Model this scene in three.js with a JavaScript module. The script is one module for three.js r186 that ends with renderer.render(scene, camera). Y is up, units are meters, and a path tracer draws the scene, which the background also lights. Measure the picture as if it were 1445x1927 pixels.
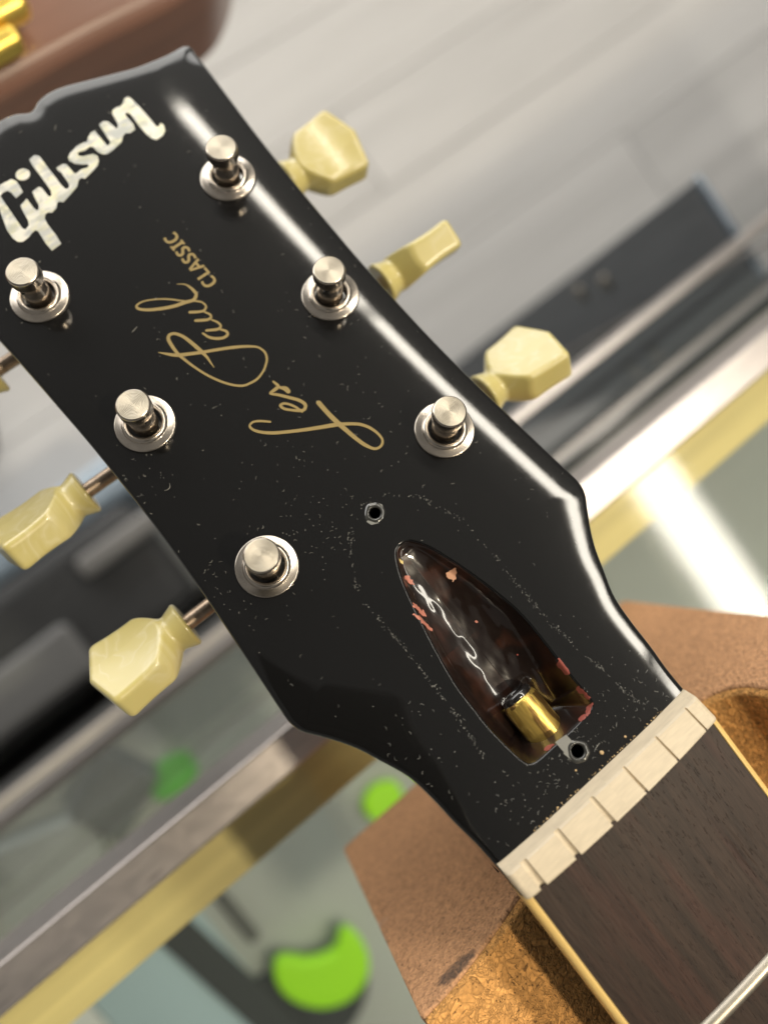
import * as THREE from 'three';
import { RectAreaLightUniformsLib } from 'three/addons/lights/RectAreaLightUniformsLib.js';
import { RoundedBoxGeometry } from 'three/addons/geometries/RoundedBoxGeometry.js';
import { mergeGeometries, mergeVertices } from 'three/addons/utils/BufferGeometryUtils.js';
import { FontLoader } from 'three/addons/loaders/FontLoader.js';

// ---------------------------------------------------------------- camera, light, exposure
const NUT_Y = 1.04;                       // height of the nut above the floor, metres
const MM = 0.001;
const scene = new THREE.Scene();
// the rest of the pale shop interior, far outside the frame
scene.background = new THREE.Color().setRGB(0.115, 0.111, 0.104);
const camera = new THREE.PerspectiveCamera(66.48, 767 / 1024, 0.005, 30);
camera.matrixAutoUpdate = true;
camera.position.set(-26.99 * MM, NUT_Y + 118.83 * MM, -66.36 * MM);
{
  const fwd = new THREE.Vector3(0.2066, -0.9739, 0.0912).normalize();
  const right = new THREE.Vector3(0.7684, 0.2191, 0.5967).normalize();
  const up = new THREE.Vector3().crossVectors(right, fwd).normalize();
  right.crossVectors(fwd, up).normalize();
  camera.quaternion.setFromRotationMatrix(new THREE.Matrix4().makeBasis(right, up, fwd.clone().negate()));
}
camera.focus = 0.136;
camera.userData.fStop = 6.9;
const renderer = new THREE.WebGLRenderer({ antialias: true });
renderer.toneMapping = THREE.LinearToneMapping;
renderer.toneMappingExposure = 1.5;
renderer.shadowMap.enabled = true;
RectAreaLightUniformsLib.init();

// ---------------------------------------------------------------- helpers
const taken = new Map();
const numbered = (n) => { const k = taken.get(n) ?? 0; taken.set(n, k + 1); return k ? n + '_' + String(k).padStart(3, '0') : n; };
function shade(o) { o.traverse((c) => { if (c.isMesh) { c.castShadow = true; c.receiveShadow = true; } }); return o; }
function mesh(name, geo, mat, parent) { const m = new THREE.Mesh(geo, mat); m.name = name; m.castShadow = m.receiveShadow = true; if (parent) parent.add(m); return m; }
function tag(o, label, category, group) { o.name = numbered(o.name); o.userData.label = label; o.userData.category = category; if (group) o.userData.group = group; scene.add(o); return o; }
function structure(o, label) { o.name = numbered(o.name); o.userData.kind = 'structure'; if (label) o.userData.label = label; scene.add(o); return o; }
function rngOf(seed) { let a = seed >>> 0; return () => { a = (a + 0x6d2b79f5) >>> 0; let t = Math.imul(a ^ (a >>> 15), 1 | a); t = (t + Math.imul(t ^ (t >>> 7), 61 | t)) ^ t; return ((t ^ (t >>> 14)) >>> 0) / 4294967296; }; }
const clamp = (v, a, b) => Math.min(b, Math.max(a, v)), mix = (a, b, t) => a + (b - a) * t;
const smooth = (a, b, v) => { const t = clamp((v - a) / (b - a), 0, 1); return t * t * (3 - 2 * t); };
const hash = (x, y, s) => { let h = Math.imul(x | 0, 374761393) ^ Math.imul(y | 0, 668265263) ^ Math.imul(s | 0, 2147483647 - 1274126177); h = Math.imul(h ^ (h >>> 13), 1274126177); return ((h ^ (h >>> 16)) >>> 0) / 4294967296; };
function noise(x, y, s = 0, wrapX = 0, wrapY = 0) {
  const xi = Math.floor(x), yi = Math.floor(y), fx = x - xi, fy = y - yi, u = fx * fx * (3 - 2 * fx), v = fy * fy * (3 - 2 * fy);
  const w = (k, n) => (n ? ((k % n) + n) % n : k);
  const a = hash(w(xi, wrapX), w(yi, wrapY), s), b = hash(w(xi + 1, wrapX), w(yi, wrapY), s), c = hash(w(xi, wrapX), w(yi + 1, wrapY), s), d = hash(w(xi + 1, wrapX), w(yi + 1, wrapY), s);
  return mix(mix(a, b, u), mix(c, d, u), v);
}
const fbm = (x, y, s, o = 4) => { let v = 0, a = 0.5, t = 0; for (let i = 0; i < o; i++) { v += a * noise(x, y, s + i * 17); t += a; x *= 2.03; y *= 2.03; a *= 0.5; } return v / t; };
// texture from a function (u, v in 0..1) -> [r, g, b] linear 0..1 or a number
function tex(w, h, fn, { srgb = false, repeat } = {}) {
  const d = new Uint8Array(w * h * 4);
  for (let y = 0; y < h; y++) for (let x = 0; x < w; x++) {
    const c = fn(x / w, y / h, x, y), k = (y * w + x) * 4, rgb = typeof c === 'number' ? [c, c, c] : c;
    for (let i = 0; i < 3; i++) { let v = clamp(rgb[i], 0, 1); if (srgb) v = v <= 0.0031308 ? v * 12.92 : 1.055 * Math.pow(v, 1 / 2.4) - 0.055; d[k + i] = Math.round(v * 255); }
    d[k + 3] = 255;
  }
  const t = new THREE.DataTexture(d, w, h);
  t.magFilter = THREE.LinearFilter; t.minFilter = THREE.LinearMipmapLinearFilter; t.generateMipmaps = true;
  t.wrapS = t.wrapT = THREE.RepeatWrapping;
  if (srgb) t.colorSpace = THREE.SRGBColorSpace;
  if (repeat) t.repeat.set(...repeat);
  t.needsUpdate = true;
  return t;
}
const lin = (r, g, b) => new THREE.Color().setRGB(r, g, b);
const phys = (o) => new THREE.MeshPhysicalMaterial(o);
// geometry from arrays in millimetres
function geoOf(pos, idx, nor, uv) {
  const g = new THREE.BufferGeometry();
  g.setAttribute('position', new THREE.Float32BufferAttribute(pos.map((v) => v * MM), 3));
  if (uv) g.setAttribute('uv', new THREE.Float32BufferAttribute(uv, 2));
  g.setIndex(idx);
  if (nor) g.setAttribute('normal', new THREE.Float32BufferAttribute(nor, 3)); else g.computeVertexNormals();
  return g;
}
function catmull(pts, per, closed = false) {
  const c = new THREE.CatmullRomCurve3(pts.map((p) => new THREE.Vector3(p[0], p[1], p[2] ?? 0)), closed, 'centripetal');
  return c.getPoints(pts.length * per).map((p) => [p.x, p.y, p.z]);
}
// distance from (x, y) to a polyline, with the direction away from it
function polyDist(poly, x, y, closed) {
  let best = 1e9, bx = 0, by = 0;
  const n = poly.length, m = closed ? n : n - 1;
  for (let i = 0; i < m; i++) {
    const a = poly[i], b = poly[(i + 1) % n], dx = b[0] - a[0], dy = b[1] - a[1], l = dx * dx + dy * dy || 1e-12;
    const t = clamp(((x - a[0]) * dx + (y - a[1]) * dy) / l, 0, 1), px = x - a[0] - t * dx, py = y - a[1] - t * dy, d = px * px + py * py;
    if (d < best) { best = d; bx = px; by = py; }
  }
  const d = Math.sqrt(best) || 1e-9;
  return [d, bx / d, by / d];
}
function inside(poly, x, y) {
  let c = false;
  for (let i = 0, j = poly.length - 1; i < poly.length; j = i++) { const a = poly[i], b = poly[j]; if (a[1] > y !== b[1] > y && x < ((b[0] - a[0]) * (y - a[1])) / (b[1] - a[1]) + a[0]) c = !c; }
  return c;
}
// triangulates the region f > 0 on a grid, cutting the border cells; returns points, triangles and the border loops
function region(f, x0, y0, x1, y1, cell) {
  const nx = Math.ceil((x1 - x0) / cell), ny = Math.ceil((y1 - y0) / cell), val = new Float64Array((nx + 1) * (ny + 1));
  for (let j = 0; j <= ny; j++) for (let i = 0; i <= nx; i++) { let v = f(x0 + i * cell, y0 + j * cell); if (Math.abs(v) < cell * 0.02) v = cell * 0.02; val[j * (nx + 1) + i] = v; }
  const pts = [], tris = [], keys = new Map(), next = new Map();
  const at = (key, x, y) => { let k = keys.get(key); if (k === undefined) { k = pts.length; pts.push([x, y]); keys.set(key, k); } return k; };
  for (let j = 0; j < ny; j++) for (let i = 0; i < nx; i++) {
    const c = [[i, j], [i + 1, j], [i + 1, j + 1], [i, j + 1]], v = c.map(([a, b]) => val[b * (nx + 1) + a]);
    if (v.every((q) => q < 0)) continue;
    const poly = [], cut = [];
    for (let k = 0; k < 4; k++) {
      const a = c[k], b = c[(k + 1) % 4], va = v[k], vb = v[(k + 1) % 4];
      if (va > 0) { poly.push(at(a[0] + ',' + a[1], x0 + a[0] * cell, y0 + a[1] * cell)); cut.push(0); }
      if (va > 0 !== vb > 0) {
        const t = va / (va - vb), lo = a[0] + a[1] * 1e5 < b[0] + b[1] * 1e5 ? a : b, hi = lo === a ? b : a;
        poly.push(at('e' + lo + '/' + hi, x0 + mix(a[0], b[0], t) * cell, y0 + mix(a[1], b[1], t) * cell)); cut.push(va > 0 ? 1 : 2);
      }
    }
    for (let k = 1; k < poly.length - 1; k++) tris.push(poly[0], poly[k], poly[k + 1]);
    for (let k = 0; k < poly.length; k++) if (cut[k] === 1 && cut[(k + 1) % poly.length] === 2) next.set(poly[k], poly[(k + 1) % poly.length]);
  }
  const loops = [], done = new Set();
  for (const s of next.keys()) { if (done.has(s)) continue; const loop = []; let k = s; while (k !== undefined && !done.has(k)) { done.add(k); loop.push(k); k = next.get(k); } if (loop.length > 8) loops.push(loop); }
  return { pts, tris, loops };
}
// naive surface nets of a signed distance field (negative inside), millimetres
function nets(sdf, lo, hi, cell) {
  const n = [0, 1, 2].map((k) => Math.ceil((hi[k] - lo[k]) / cell) + 1), I = (x, y, z) => (z * n[1] + y) * n[0] + x, v = new Float32Array(n[0] * n[1] * n[2]);
  for (let z = 0; z < n[2]; z++) for (let y = 0; y < n[1]; y++) for (let x = 0; x < n[0]; x++) v[I(x, y, z)] = sdf(lo[0] + x * cell, lo[1] + y * cell, lo[2] + z * cell);
  const id = new Int32Array(v.length).fill(-1), pos = [], nor = [], idx = [];
  const E = [];
  for (let a = 0; a < 8; a++) for (let b = 0; b < 3; b++) if (!(a & (1 << b))) E.push([a, a | (1 << b)]);
  for (let z = 0; z < n[2] - 1; z++) for (let y = 0; y < n[1] - 1; y++) for (let x = 0; x < n[0] - 1; x++) {
    const c = []; let neg = 0;
    for (let k = 0; k < 8; k++) { const q = v[I(x + (k & 1), y + ((k >> 1) & 1), z + (k >> 2))]; c.push(q); if (q < 0) neg++; }
    if (neg === 0 || neg === 8) continue;
    let sx = 0, sy = 0, sz = 0, m = 0;
    for (const [a, b] of E) if (c[a] < 0 !== c[b] < 0) { const t = c[a] / (c[a] - c[b]); sx += mix(a & 1, b & 1, t); sy += mix((a >> 1) & 1, (b >> 1) & 1, t); sz += mix(a >> 2, b >> 2, t); m++; }
    let p = [lo[0] + (x + sx / m) * cell, lo[1] + (y + sy / m) * cell, lo[2] + (z + sz / m) * cell];
    const e = cell * 0.4, gr = [sdf(p[0] + e, p[1], p[2]) - sdf(p[0] - e, p[1], p[2]), sdf(p[0], p[1] + e, p[2]) - sdf(p[0], p[1] - e, p[2]), sdf(p[0], p[1], p[2] + e) - sdf(p[0], p[1], p[2] - e)];
    const l = Math.hypot(...gr) || 1; id[I(x, y, z)] = pos.length / 3; pos.push(...p); nor.push(gr[0] / l, gr[1] / l, gr[2] / l);
  }
  for (let z = 1; z < n[2] - 1; z++) for (let y = 1; y < n[1] - 1; y++) for (let x = 1; x < n[0] - 1; x++) {
    const a = v[I(x, y, z)] < 0;
    const quad = (b, q) => { if (a === b) return; const o = a ? q : [q[0], q[3], q[2], q[1]]; if (o.some((k) => k < 0)) return; idx.push(o[0], o[1], o[2], o[0], o[2], o[3]); };
    quad(v[I(x + 1, y, z)] < 0, [id[I(x, y - 1, z - 1)], id[I(x, y, z - 1)], id[I(x, y, z)], id[I(x, y - 1, z)]]);
    quad(v[I(x, y + 1, z)] < 0, [id[I(x - 1, y, z - 1)], id[I(x - 1, y, z)], id[I(x, y, z)], id[I(x, y, z - 1)]]);
    quad(v[I(x, y, z + 1)] < 0, [id[I(x - 1, y - 1, z)], id[I(x, y - 1, z)], id[I(x, y, z)], id[I(x - 1, y, z)]]);
  }
  return { pos, nor, idx };
}
const smax = (a, b, k) => { const h = Math.max(k - Math.abs(a - b), 0) / k; return Math.max(a, b) + h * h * k * 0.25; };
const smin = (a, b, k) => -smax(-a, -b, k);
const lathe = (pts, seg = 48) => new THREE.LatheGeometry(pts.map(([r, y]) => new THREE.Vector2(r * MM, y * MM)), seg);
const LOGO=[[-11.86,152.25],[-11.64,153.67],[-11.51,155.16],[-11.99,156.13],[-13.38,156.26],[-14.47,156.23],[-15.6,155.7],[-16.42,154.59],[-17.28,152.13],[-17.98,149.91],[-18.89,146.53],[-19.0,144.24],[-18.69,143.05],[-17.99,142.5],[-16.56,142.66],[-15.46,143.16],[-14.61,143.24],[-14.34,142.62],[-14.43,141.84],[-14.7,139.35],[-14.64,137.38],[-12.49,137.61],[-12.2,139.92],[-12.13,142.94],[-11.85,144.43],[-11.24,145.16],[-10.54,145.21],[-9.95,144.67],[-8.72,145.1],[-8.04,145.95],[-7.45,146.02],[-6.9,145.41],[-4.66,146.12],[-2.84,146.81],[-1.64,148.01],[-0.91,148.08],[-0.48,147.46],[1.89,148.11],[3.17,148.56],[4.0,149.35],[4.44,150.47],[4.03,151.33],[2.94,151.81],[2.05,152.14],[1.57,152.69],[1.61,153.38],[2.03,153.6],[3.29,153.17],[4.51,153.32],[5.06,152.89],[5.09,151.23],[5.54,150.23],[6.33,149.72],[7.82,149.84],[10.18,150.39],[11.19,151.45],[11.98,151.77],[12.87,151.19],[14.12,151.34],[14.54,152.58],[14.56,155.36],[14.81,155.93],[15.4,155.74],[15.6,154.76],[15.31,151.6],[15.28,149.03],[15.55,147.34],[16.13,146.52],[17.66,146.64],[18.71,147.31],[19.28,148.54],[19.15,149.39],[18.36,148.88],[17.88,149.25],[18.03,151.75],[18.02,155.53],[17.87,158.3],[17.6,158.97],[16.74,158.99],[15.87,158.13],[14.97,157.88],[14.32,158.19],[13.15,157.96],[12.73,157.34],[12.25,154.72],[11.85,153.91],[11.24,153.64],[11.1,154.49],[10.91,156.12],[10.24,156.83],[9.17,156.72],[9.02,156.28],[8.73,153.73],[8.5,151.69],[7.74,151.19],[7.36,151.47],[7.38,152.56],[7.4,155.13],[7.52,155.95],[6.72,156.02],[5.6,155.41],[4.78,154.58],[3.87,154.91],[2.47,154.91],[0.75,154.41],[-0.25,153.74],[-0.53,152.87],[-0.0,151.56],[1.02,150.59],[1.88,149.99],[1.88,149.56],[1.38,149.23],[0.13,149.66],[-0.8,149.49],[-1.36,149.5],[-1.54,150.06],[-1.55,152.59],[-2.1,153.01],[-3.48,153.01],[-3.61,152.39],[-3.37,151.49],[-3.53,149.12],[-3.74,147.87],[-4.42,147.34],[-4.96,147.76],[-5.05,148.89],[-4.89,153.39],[-4.7,157.55],[-5.36,158.24],[-6.63,157.97],[-6.87,156.72],[-7.05,152.57],[-7.29,149.22],[-7.71,148.15],[-8.25,147.94],[-8.49,148.41],[-8.44,150.82],[-8.82,151.29],[-10.32,151.06],[-10.57,150.02],[-11.03,147.6],[-11.55,146.79],[-12.06,146.84],[-12.23,147.84],[-12.11,150.35],[-13.82,149.77],[-14.13,148.63],[-14.55,145.86],[-15.04,144.87],[-16.12,144.42],[-16.46,145.13],[-16.18,149.19],[-15.9,153.49],[-15.72,154.22],[-14.99,154.52],[-14.02,154.36],[-13.66,153.66],[-13.58,151.85]];
const LOGO_DOT=[-9.61, 155.74];
const SCRIPT=[[[-0.18,116.49,0.12],[1.07,115.38,0.28],[1.52,113.65,0.55],[1.4,112.31,0.63],[0.37,111.71,0.67],[-1.18,112.22,0.75],[-3.52,112.94,0.71],[-5.97,114.17,0.67],[-8.04,115.58,0.59],[-8.94,116.66,0.55],[-8.85,117.29,0.43],[-7.73,117.4,0.35],[-5.56,116.45,0.31],[-3.23,114.69,0.35],[-1.6,112.97,0.35],[-0.5,111.83,0.39]],[[0.24,111.52,0.39],[1.27,110.29,0.35],[1.36,109.08,0.39],[0.53,108.6,0.51],[-0.55,109.09,0.55],[-1.74,109.92,0.59]],[[0.49,108.21,0.39],[0.93,107.16,0.43],[0.75,106.6,0.43],[0.01,106.56,0.55],[-1.0,107.14,0.59],[-1.95,107.81,0.55]],[[0.51,106.09,0.35],[1.11,104.78,0.43],[1.03,103.86,0.43],[0.33,103.72,0.55],[-0.7,104.26,0.55],[-1.6,104.83,0.51]],[[0.65,103.33,0.43],[1.22,102.32,0.51],[0.99,101.67,0.54],[-0.0,101.62,0.58],[-1.16,102.32,0.58],[-2.05,103.39,0.51],[-2.48,104.75,0.39]],[[-11.24,106.62,0.15],[-10.23,105.41,0.5],[-9.04,104.13,0.69],[-6.95,102.8,0.69],[-4.96,101.65,0.66],[-2.22,100.22,0.62],[0.63,98.59,0.62],[2.67,97.15,0.5],[3.9,95.9,0.39],[4.22,94.41,0.43],[3.78,93.13,0.42],[3.05,92.37,0.42],[1.78,91.49,0.42],[-0.27,90.83,0.46],[-1.81,90.98,0.46],[-2.8,91.24,0.46],[-3.85,92.0,0.46],[-5.4,94.03,0.46],[-6.9,97.11,0.46],[-7.86,100.22,0.46],[-8.31,102.2,0.5],[-8.61,104.07,0.58],[-8.52,106.18,0.66],[-8.18,107.83,0.66],[-7.59,108.33,0.62],[-6.73,108.06,0.58],[-5.84,106.67,0.62],[-5.3,104.45,0.7],[-4.96,101.98,0.73],[-4.81,100.23,0.5],[-4.96,98.72,0.31],[-5.01,97.68,0.12]],[[1.82,88.55,0.38],[1.89,87.23,0.65],[0.93,87.06,0.65],[-0.07,87.01,0.46],[0.92,85.8,0.57],[2.2,84.05,0.61],[3.3,82.38,0.65],[3.53,81.14,0.65],[2.82,80.53,0.61],[2.1,80.83,0.57],[0.84,81.98,0.49],[-0.0,83.04,0.53],[-0.1,83.91,0.53],[0.6,83.83,0.49],[1.47,82.79,0.46],[1.97,81.59,0.46],[2.21,80.36,0.34]],[[1.99,86.89,0.5],[2.69,85.93,0.95],[2.74,85.22,0.84]],[[5.71,79.93,0.91],[5.74,77.53,0.87],[5.94,74.75,0.94],[6.23,72.7,0.83],[6.61,70.19,0.75],[7.19,67.92,0.68],[8.1,66.37,0.52],[9.24,66.15,0.49],[10.16,66.82,0.45],[10.35,68.23,0.49],[9.94,70.11,0.57],[8.92,71.84,0.6],[7.22,73.33,0.64],[5.33,74.59,0.79],[3.32,75.68,0.75],[0.67,77.16,0.68],[-1.91,78.71,0.64],[-4.4,80.37,0.64],[-6.05,81.89,0.56],[-6.91,83.23,0.49],[-6.92,84.14,0.41],[-6.03,84.39,0.41],[-4.89,83.74,0.45],[-3.52,82.46,0.38]]];
const CAVITY=[[-1.49,48.72],[-0.76,49.45],[0.32,49.69],[1.43,49.45],[2.56,48.18],[3.78,45.99],[4.9,42.65],[6.22,38.06],[7.31,33.27],[8.19,27.82],[8.15,21.95],[7.82,16.81],[7.68,12.43],[7.66,9.61],[7.24,8.34],[6.05,7.93],[1.36,7.63],[-2.95,7.67],[-5.87,7.76],[-7.08,8.3],[-7.6,9.58],[-8.07,13.26],[-8.34,17.21],[-8.23,20.69],[-8.06,24.75],[-7.42,28.91],[-6.47,33.49],[-5.11,39.11],[-3.86,43.66],[-2.69,46.62]];
const DUST_A=[[-4.4,57.7],[-7.8,53.8],[-10.3,49.3],[-11.3,45.5],[-11.1,41.1],[-11.0,37.2],[-10.9,33.8],[-11.1,29.1],[-11.1,24.2],[-11.5,19.8],[-11.9,16.6],[-12.0,13.6]];
const DUST_B=[[-1.1,59.6],[2.9,59.1],[6.6,56.1],[8.7,53.8],[10.3,49.9],[11.6,46.2],[11.6,42.1],[11.6,38.1],[11.4,33.8],[11.4,29.9],[11.3,25.3],[11.6,20.8],[11.9,16.4],[12.6,12.4],[12.9,9.0],[13.4,5.3],[14.3,2.6]];

// ---------------------------------------------------------------- lamps: one row of ceiling tubes out of frame, to the right
const lampLight = lin(1.0, 0.93, 0.80);
const lampBody = phys({ color: lin(0.8, 0.8, 0.78), roughness: 0.5 });
const lampGlow = phys({ color: lin(0.8, 0.8, 0.78), emissive: lampLight, emissiveIntensity: 2.5, roughness: 0.6 });
[[-2.13, 'farthest of three ceiling tube lamps in a row'], [-0.80, 'middle of three ceiling tube lamps in a row'], [0.53, 'nearest of three ceiling tube lamps in a row']].forEach(([z, label]) => {
  const g = new THREE.Group(); g.name = 'ceiling_lamp';
  g.position.set(0.975, NUT_Y + 1.5, z);
  const h = mesh('housing', new RoundedBoxGeometry(0.17, 0.05, 1.3, 3, 0.01), lampBody, g); h.position.y = 0.032;
  const d = mesh('diffuser', new RoundedBoxGeometry(0.14, 0.012, 1.28, 3, 0.004), lampGlow, g); d.position.y = 0.0;
  tag(g, label, 'lamp', 'ceiling tube lamps');
  const l = new THREE.RectAreaLight(lampLight, 14, 0.14, 1.28);
  l.position.set(0.975, NUT_Y + 1.5 - 0.009, z); l.rotation.x = -Math.PI / 2; l.name = 'lamp_light';
  scene.add(l);
});

// small warm bulb almost overhead, behind the neck: the crisp shadow beside the neck
{
  const g = new THREE.Group(); g.name = 'pendant_bulb'; g.position.set(0.33, NUT_Y + 1.5, 0.45);
  const glow = phys({ color: lin(0.9, 0.85, 0.75), emissive: lin(1, 0.86, 0.64), emissiveIntensity: 8, roughness: 0.5 });
  mesh('globe', lathe([[0, -34], [16, -30], [28, -16], [30, 0], [24, 18], [14, 32], [13, 40]], 32), glow, g);
  mesh('socket', lathe([[13.2, 38], [16, 40], [16, 74], [6, 82], [0, 82]], 24), phys({ color: lin(0.1, 0.1, 0.1), roughness: 0.5 }), g);
  mesh('cord', lathe([[2.5, 80], [2.5, 300]], 10), phys({ color: lin(0.05, 0.05, 0.05), roughness: 0.7 }), g);
  tag(g, 'small warm pendant bulb almost above the nut, out of frame', 'lamp');
  const l = new THREE.PointLight(lin(1, 0.86, 0.64), 3.0); l.name = 'bulb_light'; l.position.copy(g.position); l.castShadow = true; l.shadow.radius = 2.2; scene.add(l);
}
// shop window far behind the picture's upper edge: cool daylight, low
{
  const g = new THREE.Group(); g.name = 'shop_window'; g.position.set(0.4, 1.3, -3.9);
  const fr = phys({ color: lin(0.5, 0.5, 0.5), roughness: 0.5 });
  const pane = phys({ color: lin(0.8, 0.85, 0.9), emissive: lin(1.0, 0.975, 0.93), emissiveIntensity: 0.5, roughness: 0.4 });
  for (const x of [-1.4, 1.4]) { const p = mesh('pane', new THREE.BoxGeometry(2.72, 2.4, 0.01), pane, g); p.position.set(x, 0, 0); }
  for (const x of [-2.8, 0, 2.8]) { const p = mesh('upright', new RoundedBoxGeometry(0.07, 2.58, 0.07, 2, 0.006), fr, g); p.position.set(x, 0, 0); }
  for (const y of [-1.25, 1.25]) { const p = mesh('crossbar', new RoundedBoxGeometry(5.5, 0.08, 0.07, 2, 0.006), fr, g); p.position.set(0, y, 0); }
  tag(g, 'wide two pane shop window far beyond the headstock tip, out of frame', 'window');
  const l = new THREE.RectAreaLight(lin(1.0, 0.975, 0.93), 2.1, 5.5, 2.4); l.name = 'window_light';
  l.position.set(0.4, 1.3, -3.85); l.rotation.y = Math.PI; scene.add(l);
}

// ---------------------------------------------------------------- floor: pale grey laminate boards along x
{
  const base = mesh('floor', new THREE.BoxGeometry(9, 0.02, 7), phys({ color: lin(0.52, 0.515, 0.51), roughness: 0.9 }));
  base.position.set(0.8, -0.022, -0.8);
  const boards = [0, 1, 2].map((k) => {
    const map = tex(512, 128, (u, v) => {
      const g = fbm(u * 9 + k * 31, v * 42, 5 + k, 4), b = fbm(u * 2.2 + k * 7, v * 5, 50 + k, 3), q = 0.9 + 0.18 * (g - 0.5) + 0.26 * (b - 0.5);
      return [0.62 * q, 0.612 * q, 0.61 * q];
    }, { srgb: true });
    return phys({ map, roughness: 0.5, color: lin(1, 1, 1).multiplyScalar([1, 0.97, 1.02][k]) });
  });
  const r = rngOf(11), geo = new RoundedBoxGeometry(1.278, 0.014, 0.1376, 1, 0.001);
  for (let i = 0; i < 24; i++) for (let j = 0; j < 4; j++) {
    const z = 0.55 - i * 0.139, x = -2.2 + j * 1.28 + (i % 3) * 0.41;
    const p = mesh('floor_board', geo, boards[Math.floor(r() * 3)], base); p.position.set(x - 0.8 + 0.4, 0.022 - 0.007 + 0.002 * 0, z + 0.8);
  }
  structure(base, 'pale grey wood-look floor boards');
}

// ---------------------------------------------------------------- display counter
{
  const c = new THREE.Group(); c.name = 'display_counter'; c.position.set(0, NUT_Y, 0);
  const B = (name, x0, x1, y0, y1, z0, z1, mat, r = 0.8, parent = c) => { const m = mesh(name, new RoundedBoxGeometry((x1 - x0) * MM, (y1 - y0) * MM, (z1 - z0) * MM, 2, r * MM), mat, parent); m.position.set((x0 + x1) / 2 * MM, (y0 + y1) / 2 * MM, (z0 + z1) / 2 * MM); return m; };
  const scuff = tex(1024, 64, (u, v, x, y) => { const s = noise(u * 900, v * 6, 3) * 0.5 + fbm(u * 60, v * 4, 9, 4) * 0.5; return 0.26 + 0.14 * s; });
  const tint = tex(1024, 64, (u, v) => { const s = fbm(u * 46, v * 3.2, 21, 4), d = fbm(u * 160, v * 9, 27, 3); const k = 0.95 + 0.1 * (s - 0.5) - 0.25 * smooth(0.74, 0.8, d); return [0.50 * k, 0.46 * k, 0.44 * k]; }, { srgb: true });
  const alu = phys({ map: tint, roughnessMap: scuff, roughness: 1.0, metalness: 0.85 });
  const wood = phys({ map: tex(512, 64, (u, v) => { const s = fbm(u * 24, v * 5, 61, 4); const k = 0.86 + 0.3 * (s - 0.5); return [0.84 * k, 0.67 * k, 0.28 * k]; }, { srgb: true }), roughness: 0.55 });
  const deckM = phys({ map: tex(256, 256, (u, v) => { const s = fbm(u * 7, v * 7, 71, 4); const k = 0.85 + 0.3 * (s - 0.5); return [0.46 * k, 0.475 * k, 0.45 * k]; }, { srgb: true }), roughness: 0.6 });
  const glass = phys({ color: lin(0.95, 0.97, 0.96), roughness: 0.05, specularIntensity: 0.55, transmission: 1, thickness: 0, ior: 1.5 });
  const panel = phys({ color: lin(0.12, 0.12, 0.118), roughness: 0.55 });
  const rail = B('top_rail', -900, 1100, -112, -90, -18, -7.5, alu, 1.0);
  B('rail_lip', -900, 1100, -116, -92.5, -22.5, -18.3, alu, 0.8, rail);
  B('support_strip', -900, 1100, -103, -97.5, -7.3, 7.4, wood, 0.6);
  const top = B('top_glass', -900, 1100, -96, -91, -7.2, 620, glass, 0.5); top.userData.label = 'clear top pane of the counter';
  const front = B('front_glass', -900, 58, -384, -116.5, -21, -17, glass, 0.5); front.userData.label = 'clear front pane of the counter';
  const gloss = phys({ color: lin(0.07, 0.078, 0.078), roughness: 0.06 });
  B('front_panel', 60, 298.5, -1039, -116.5, -21, -17, gloss, 0.5).userData.label = 'dark glossy front panel'; B('front_panel', 305.5, 1100, -1039, -116.5, -21, -17, gloss, 0.5).userData.label = 'dark glossy front panel, right of the post';
  B('deck', -900, 1100, -398, -386, -16.5, 620, deckM, 1);
  B('corner_post', 299, 305, -1039, -112.5, -21.9, -16.6, phys({ color: lin(0.16, 0.14, 0.13), roughness: 0.5, metalness: 0.2 }), 1);
  B('bottom_rail', -900, 58, -402, -385, -24, -16.8, phys({ color: lin(0.62, 0.55, 0.48), roughness: 0.4, metalness: 0.2 }), 1.5);
  B('base_panel', -890, 1090, -1039, -402.5, -15, 610, panel, 2);
  tag(c, 'glass display counter with a grey metal rail and yellow strip', 'counter');
}

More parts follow.
